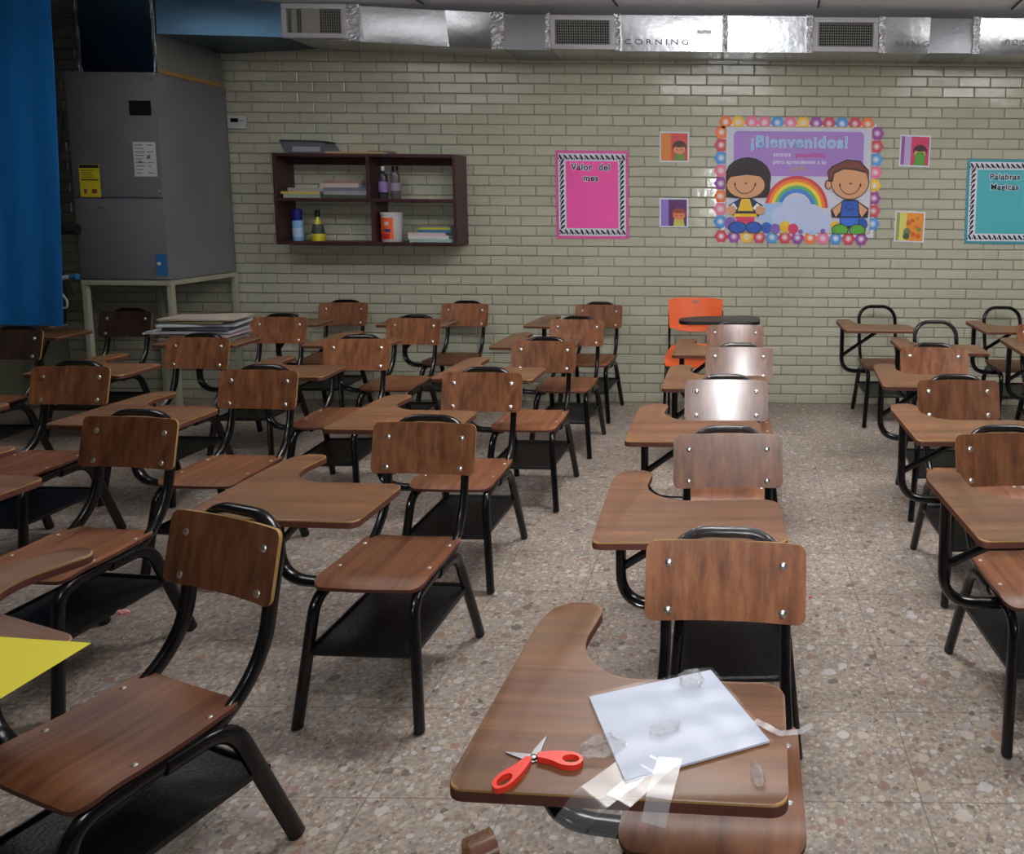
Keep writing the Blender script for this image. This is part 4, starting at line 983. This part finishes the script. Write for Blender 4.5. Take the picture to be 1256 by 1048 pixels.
# ------------------------------------------------------------------ things on the nearest tablet
zt = ZT+.0008
sc_ = thing('scissors', 'open pair of red-handled scissors on the nearest writing tablet', 'scissors', (-.300, 1.108, zt))
def blade(name, ang, L_, par):
    b = B(); extrude_poly(b, [(-.010, -.006), (.0, -.009), (L_, -.001), (L_, .001), (.02, .007), (-.010, .006)], 0, .0018); bmesh.ops.rotate(b, verts=b.verts, matrix=Matrix.Rotation(ang, 3, 'Z')); return obj(name, b, M['steel'], par)
def handle(ang, z0, par, L_=.085, flip=1):
    b = B(); path = []
    outer = [(0.008, .006), (.035, .008*flip+.006), (.05, .016), (.075, .017), (.092, .004), (.085, -.013), (.06, -.017), (.035, -.008), (.008, -.006)]
    pts = round_poly(outer, .012, 5); cx, cy = .068, .001
    n = len(pts); inner = [(cx+(.0150)*math.cos(2*math.pi*k/n+math.atan2(pts[0][1]-cy, pts[0][0]-cx)), cy+.0095*math.sin(2*math.pi*k/n+math.atan2(pts[0][1]-cy, pts[0][0]-cx))) for k in range(n)]
    # orientation of outer is clockwise or not: match
    area_ = sum(pts[i][0]*pts[(i+1) % n][1]-pts[(i+1) % n][0]*pts[i][1] for i in range(n))
    if area_ < 0: inner = [inner[0]]+inner[1:][::-1]
    H_ = .009
    rings = []
    for zz, grow in ((0, 0), (H_*.5, .0), (H_, 0)):
        rings.append(([b.verts.new((p[0], p[1], zz)) for p in pts], [b.verts.new((p[0], p[1], zz)) for p in inner]))
    (o0, i0), (o1, i1), (o2, i2) = rings
    for k in range(n):
        q = (k+1) % n
        b.faces.new((o2[k], o2[q], i2[q], i2[k])); b.faces.new((o0[q], o0[k], i0[k], i0[q]))
        for A, C in ((o0, o1), (o1, o2)): b.faces.new((A[k], A[q], C[q], C[k]))
        for A, C in ((i0, i1), (i1, i2)): b.faces.new((A[q], A[k], C[k], C[q]))
    bmesh.ops.recalc_face_normals(b, faces=b.faces)
    bmesh.ops.rotate(b, verts=b.verts, matrix=Matrix.Rotation(ang, 3, 'Z')); bmesh.ops.translate(b, verts=b.verts, vec=(0, 0, z0))
    return obj('handle', b, M['red_plastic'], par, smooth=True)
blade('blade', math.radians(80), .055, sc_); blade('blade', math.radians(165), .052, sc_)
sc_.scale = (.90, .90, 1)
handle(math.radians(-118), 0, sc_); handle(math.radians(-10), 0, sc_)
b = B(); lathe(b, [(.005, .0018), (.005, .0035), (.002, .0045)], 0, 0, 14); obj('pivot_screw', b, M['chrome'], sc_, smooth=True)

# white sheet in a clear sleeve
sheet = thing('paper_sheet', 'white sheet in clear plastic lying askew on the nearest writing tablet', 'paper', (-.09, 1.20, zt))
cr = [(-.150, .054), (.058, .135), (.157, -.053), (-.061, -.142)]
b = B(); extrude_poly(b, [Vector((x, y)) for x, y in cr][::-1], .001, .0045); obj('paper', b, simple('bluish_white_sheet', srgb(182, 190, 208), .85, spec=.1), sheet)
b = B(); n = 14
def bil(u, v): 
    a, c_, d, e = [Vector((p[0], p[1])) for p in cr]; return (a*(1-u)+c_*u)*(1-v)+(e*(1-u)+d*u)*v
g = [[b.verts.new((*((bil(i/n, j/n)-bil(.5, .5))*1.035+bil(.5, .5)), .0065+.003*random.random()*(.3+abs(math.sin(i*.9)*math.cos(j*.7))))) for j in range(n+1)] for i in range(n+1)]
for i in range(n):
    for j in range(n): b.faces.new((g[i][j], g[i+1][j], g[i+1][j+1], g[i][j+1]))
obj('plastic_sleeve', b, film('sleeve_film', .006, .3, bump=.08, bscale=8, haze=.0), sheet, smooth=True)
def crumple(name, label, loc, sx, sy, sz, seed, mat, cat='wrapping', n=10, group=None, rz=0):
    rr = random.Random(seed); b = B(); bmesh.ops.create_icosphere(b, subdivisions=3, radius=1)
    for v in b.verts:
        k_ = 1+rr.uniform(-.28, .22); v.co = Vector((v.co.x*sx*k_, v.co.y*sy*k_, max(-.55, v.co.z)*sz*k_+sz*.55)); v.co.z = max(v.co.z, 0)
    o = obj(name, b, mat, None, loc=loc); o.rotation_euler = (0, 0, rz); tag(o, label, cat, group); return o
cf_ = film('crumpled_clear_film', .10, .10, bump=1.0, bscale=90, haze=.03)
crumple('film_scrap', 'crumpled clear film between the scissors and the white sheet', (-.198, 1.128, zt), .034, .024, .012, 2, cf_, rz=.3)
crumple('film_scrap', 'small crumpled film twist near the front right corner of the nearest tablet', (.045, 1.075, zt), .010, .022, .008, 3, cf_, rz=.25)
crumple('film_scrap', 'wrinkled film scrap lying on the middle of the white sheet', (-.10, 1.165, zt+.0095), .026, .014, .006, 5, cf_, rz=.5)
crumple('film_scrap', 'upright puckered film scrap on the far edge of the white sheet', (-.065, 1.285, zt+.0095), .022, .016, .016, 6, cf_)
def strip(label, pts, wdt, seed, mat, z=0):
    b = B(); rr = random.Random(seed); P_ = [Vector(p) for p in pts]; L_, R_ = [], []
    fine = []
    for a, c_ in zip(P_, P_[1:]):
        for t in range(8): fine.append(a.lerp(c_, t/8))
    fine.append(P_[-1])
    for i, p in enumerate(fine):
        t = (fine[min(i+1, len(fine)-1)]-fine[max(i-1, 0)]); s = Vector((-t.y, t.x, 0)).normalized()*wdt/2
        L_.append(b.verts.new(p+s+Vector((0, 0, rr.uniform(0, .0015))))); R_.append(b.verts.new(p-s+Vector((0, 0, rr.uniform(0, .0015)))))
    for i in range(len(fine)-1): b.faces.new((L_[i], L_[i+1], R_[i+1], R_[i]))
    o = obj('film_strip', b, mat, None, smooth=True); tag(o, label, 'wrapping'); return o
sf = film('film_strip_plastic', .022, .22, haze=.08)
strip('wide clear film strip reaching left over the front edge of the tablet', [(-.12, 1.115, zt+.0012), (-.20, 1.02, zt+.0012), (-.235, .985, zt-.03)], .06, 1, sf)
strip('long clear film strip hanging over the tablet front beside the bluish one', [(-.10, 1.10, zt+.0035), (-.155, 1.02, zt+.0035), (-.20, .955, zt-.06), (-.21, .93, zt-.12)], .045, 2, sf)
strip('bluish-white plastic strip hanging straight over the front edge of the tablet', [(-.088, 1.105, zt+.006), (-.098, 1.022, zt+.006), (-.104, 1.004, zt-.02)], .038, 3, film('hazy_blue_film', .02, .25, haze=.26))
strip('narrow pale plastic strip sticking out over the right edge of the nearest tablet', [(.045, 1.20, zt+.001), (.085, 1.165, zt+.003), (.118, 1.158, zt+.012), (.135, 1.160, zt+.022)], .013, 4, film('strip_haze', .02, .3, haze=.25))

# yellow sheet on the turned chair's tablet
ys_ = thing('paper_sheet', 'bright yellow sheet on the turned chair tablet at the left edge', 'paper', (-1.231, 1.41, ZT+.0008), math.radians(174.5))
b = B(); box(b, 0, .30, 0, .23, 0, .0012); obj('sheet', b, M['yellow_paper'], ys_)

# small litter
crumple('paper_scrap', 'small pink crumpled paper on the black tray at the left', (-2.02, 2.445, .2275), .022, .014, .009, 9, cmat('pink_scrap', 225, 160, 165), 'paper')
crumple('paper_scrap', 'tiny red paper scrap on the aisle floor right of the nearest backrest', (.335, 3.02, 0.0), .008, .006, .003, 10, cmat('red_scrap', 200, 70, 60), 'paper')
# roll of brown packing tape on the floor at the bottom edge
tr = thing('tape_roll', 'roll of clear brown packing tape on the floor at the bottom edge', 'tape', (-.575, 1.66, .0), .0)
Rm = Matrix.Translation((0, 0, .062)) @ Matrix.Rotation(math.radians(35), 4, 'Z') @ Matrix.Rotation(math.radians(90), 4, 'Y')
b = B(); lathe(b, [(.040, -.03), (.060, -.03), (.060, .03), (.040, .03)], 0, 0, 32, mat=Rm); obj('tape', b, film('brown_tape', .05, .2, tint=(.70, .50, .34, 1), haze=.06), tr, smooth=True)
b = B(); lathe(b, [(.037, -.031), (.0395, -.031), (.0395, .031), (.037, .031)], 0, 0, 32, mat=Rm); obj('core', b, cmat('cardboard_core', 165, 125, 92), tr, smooth=True)
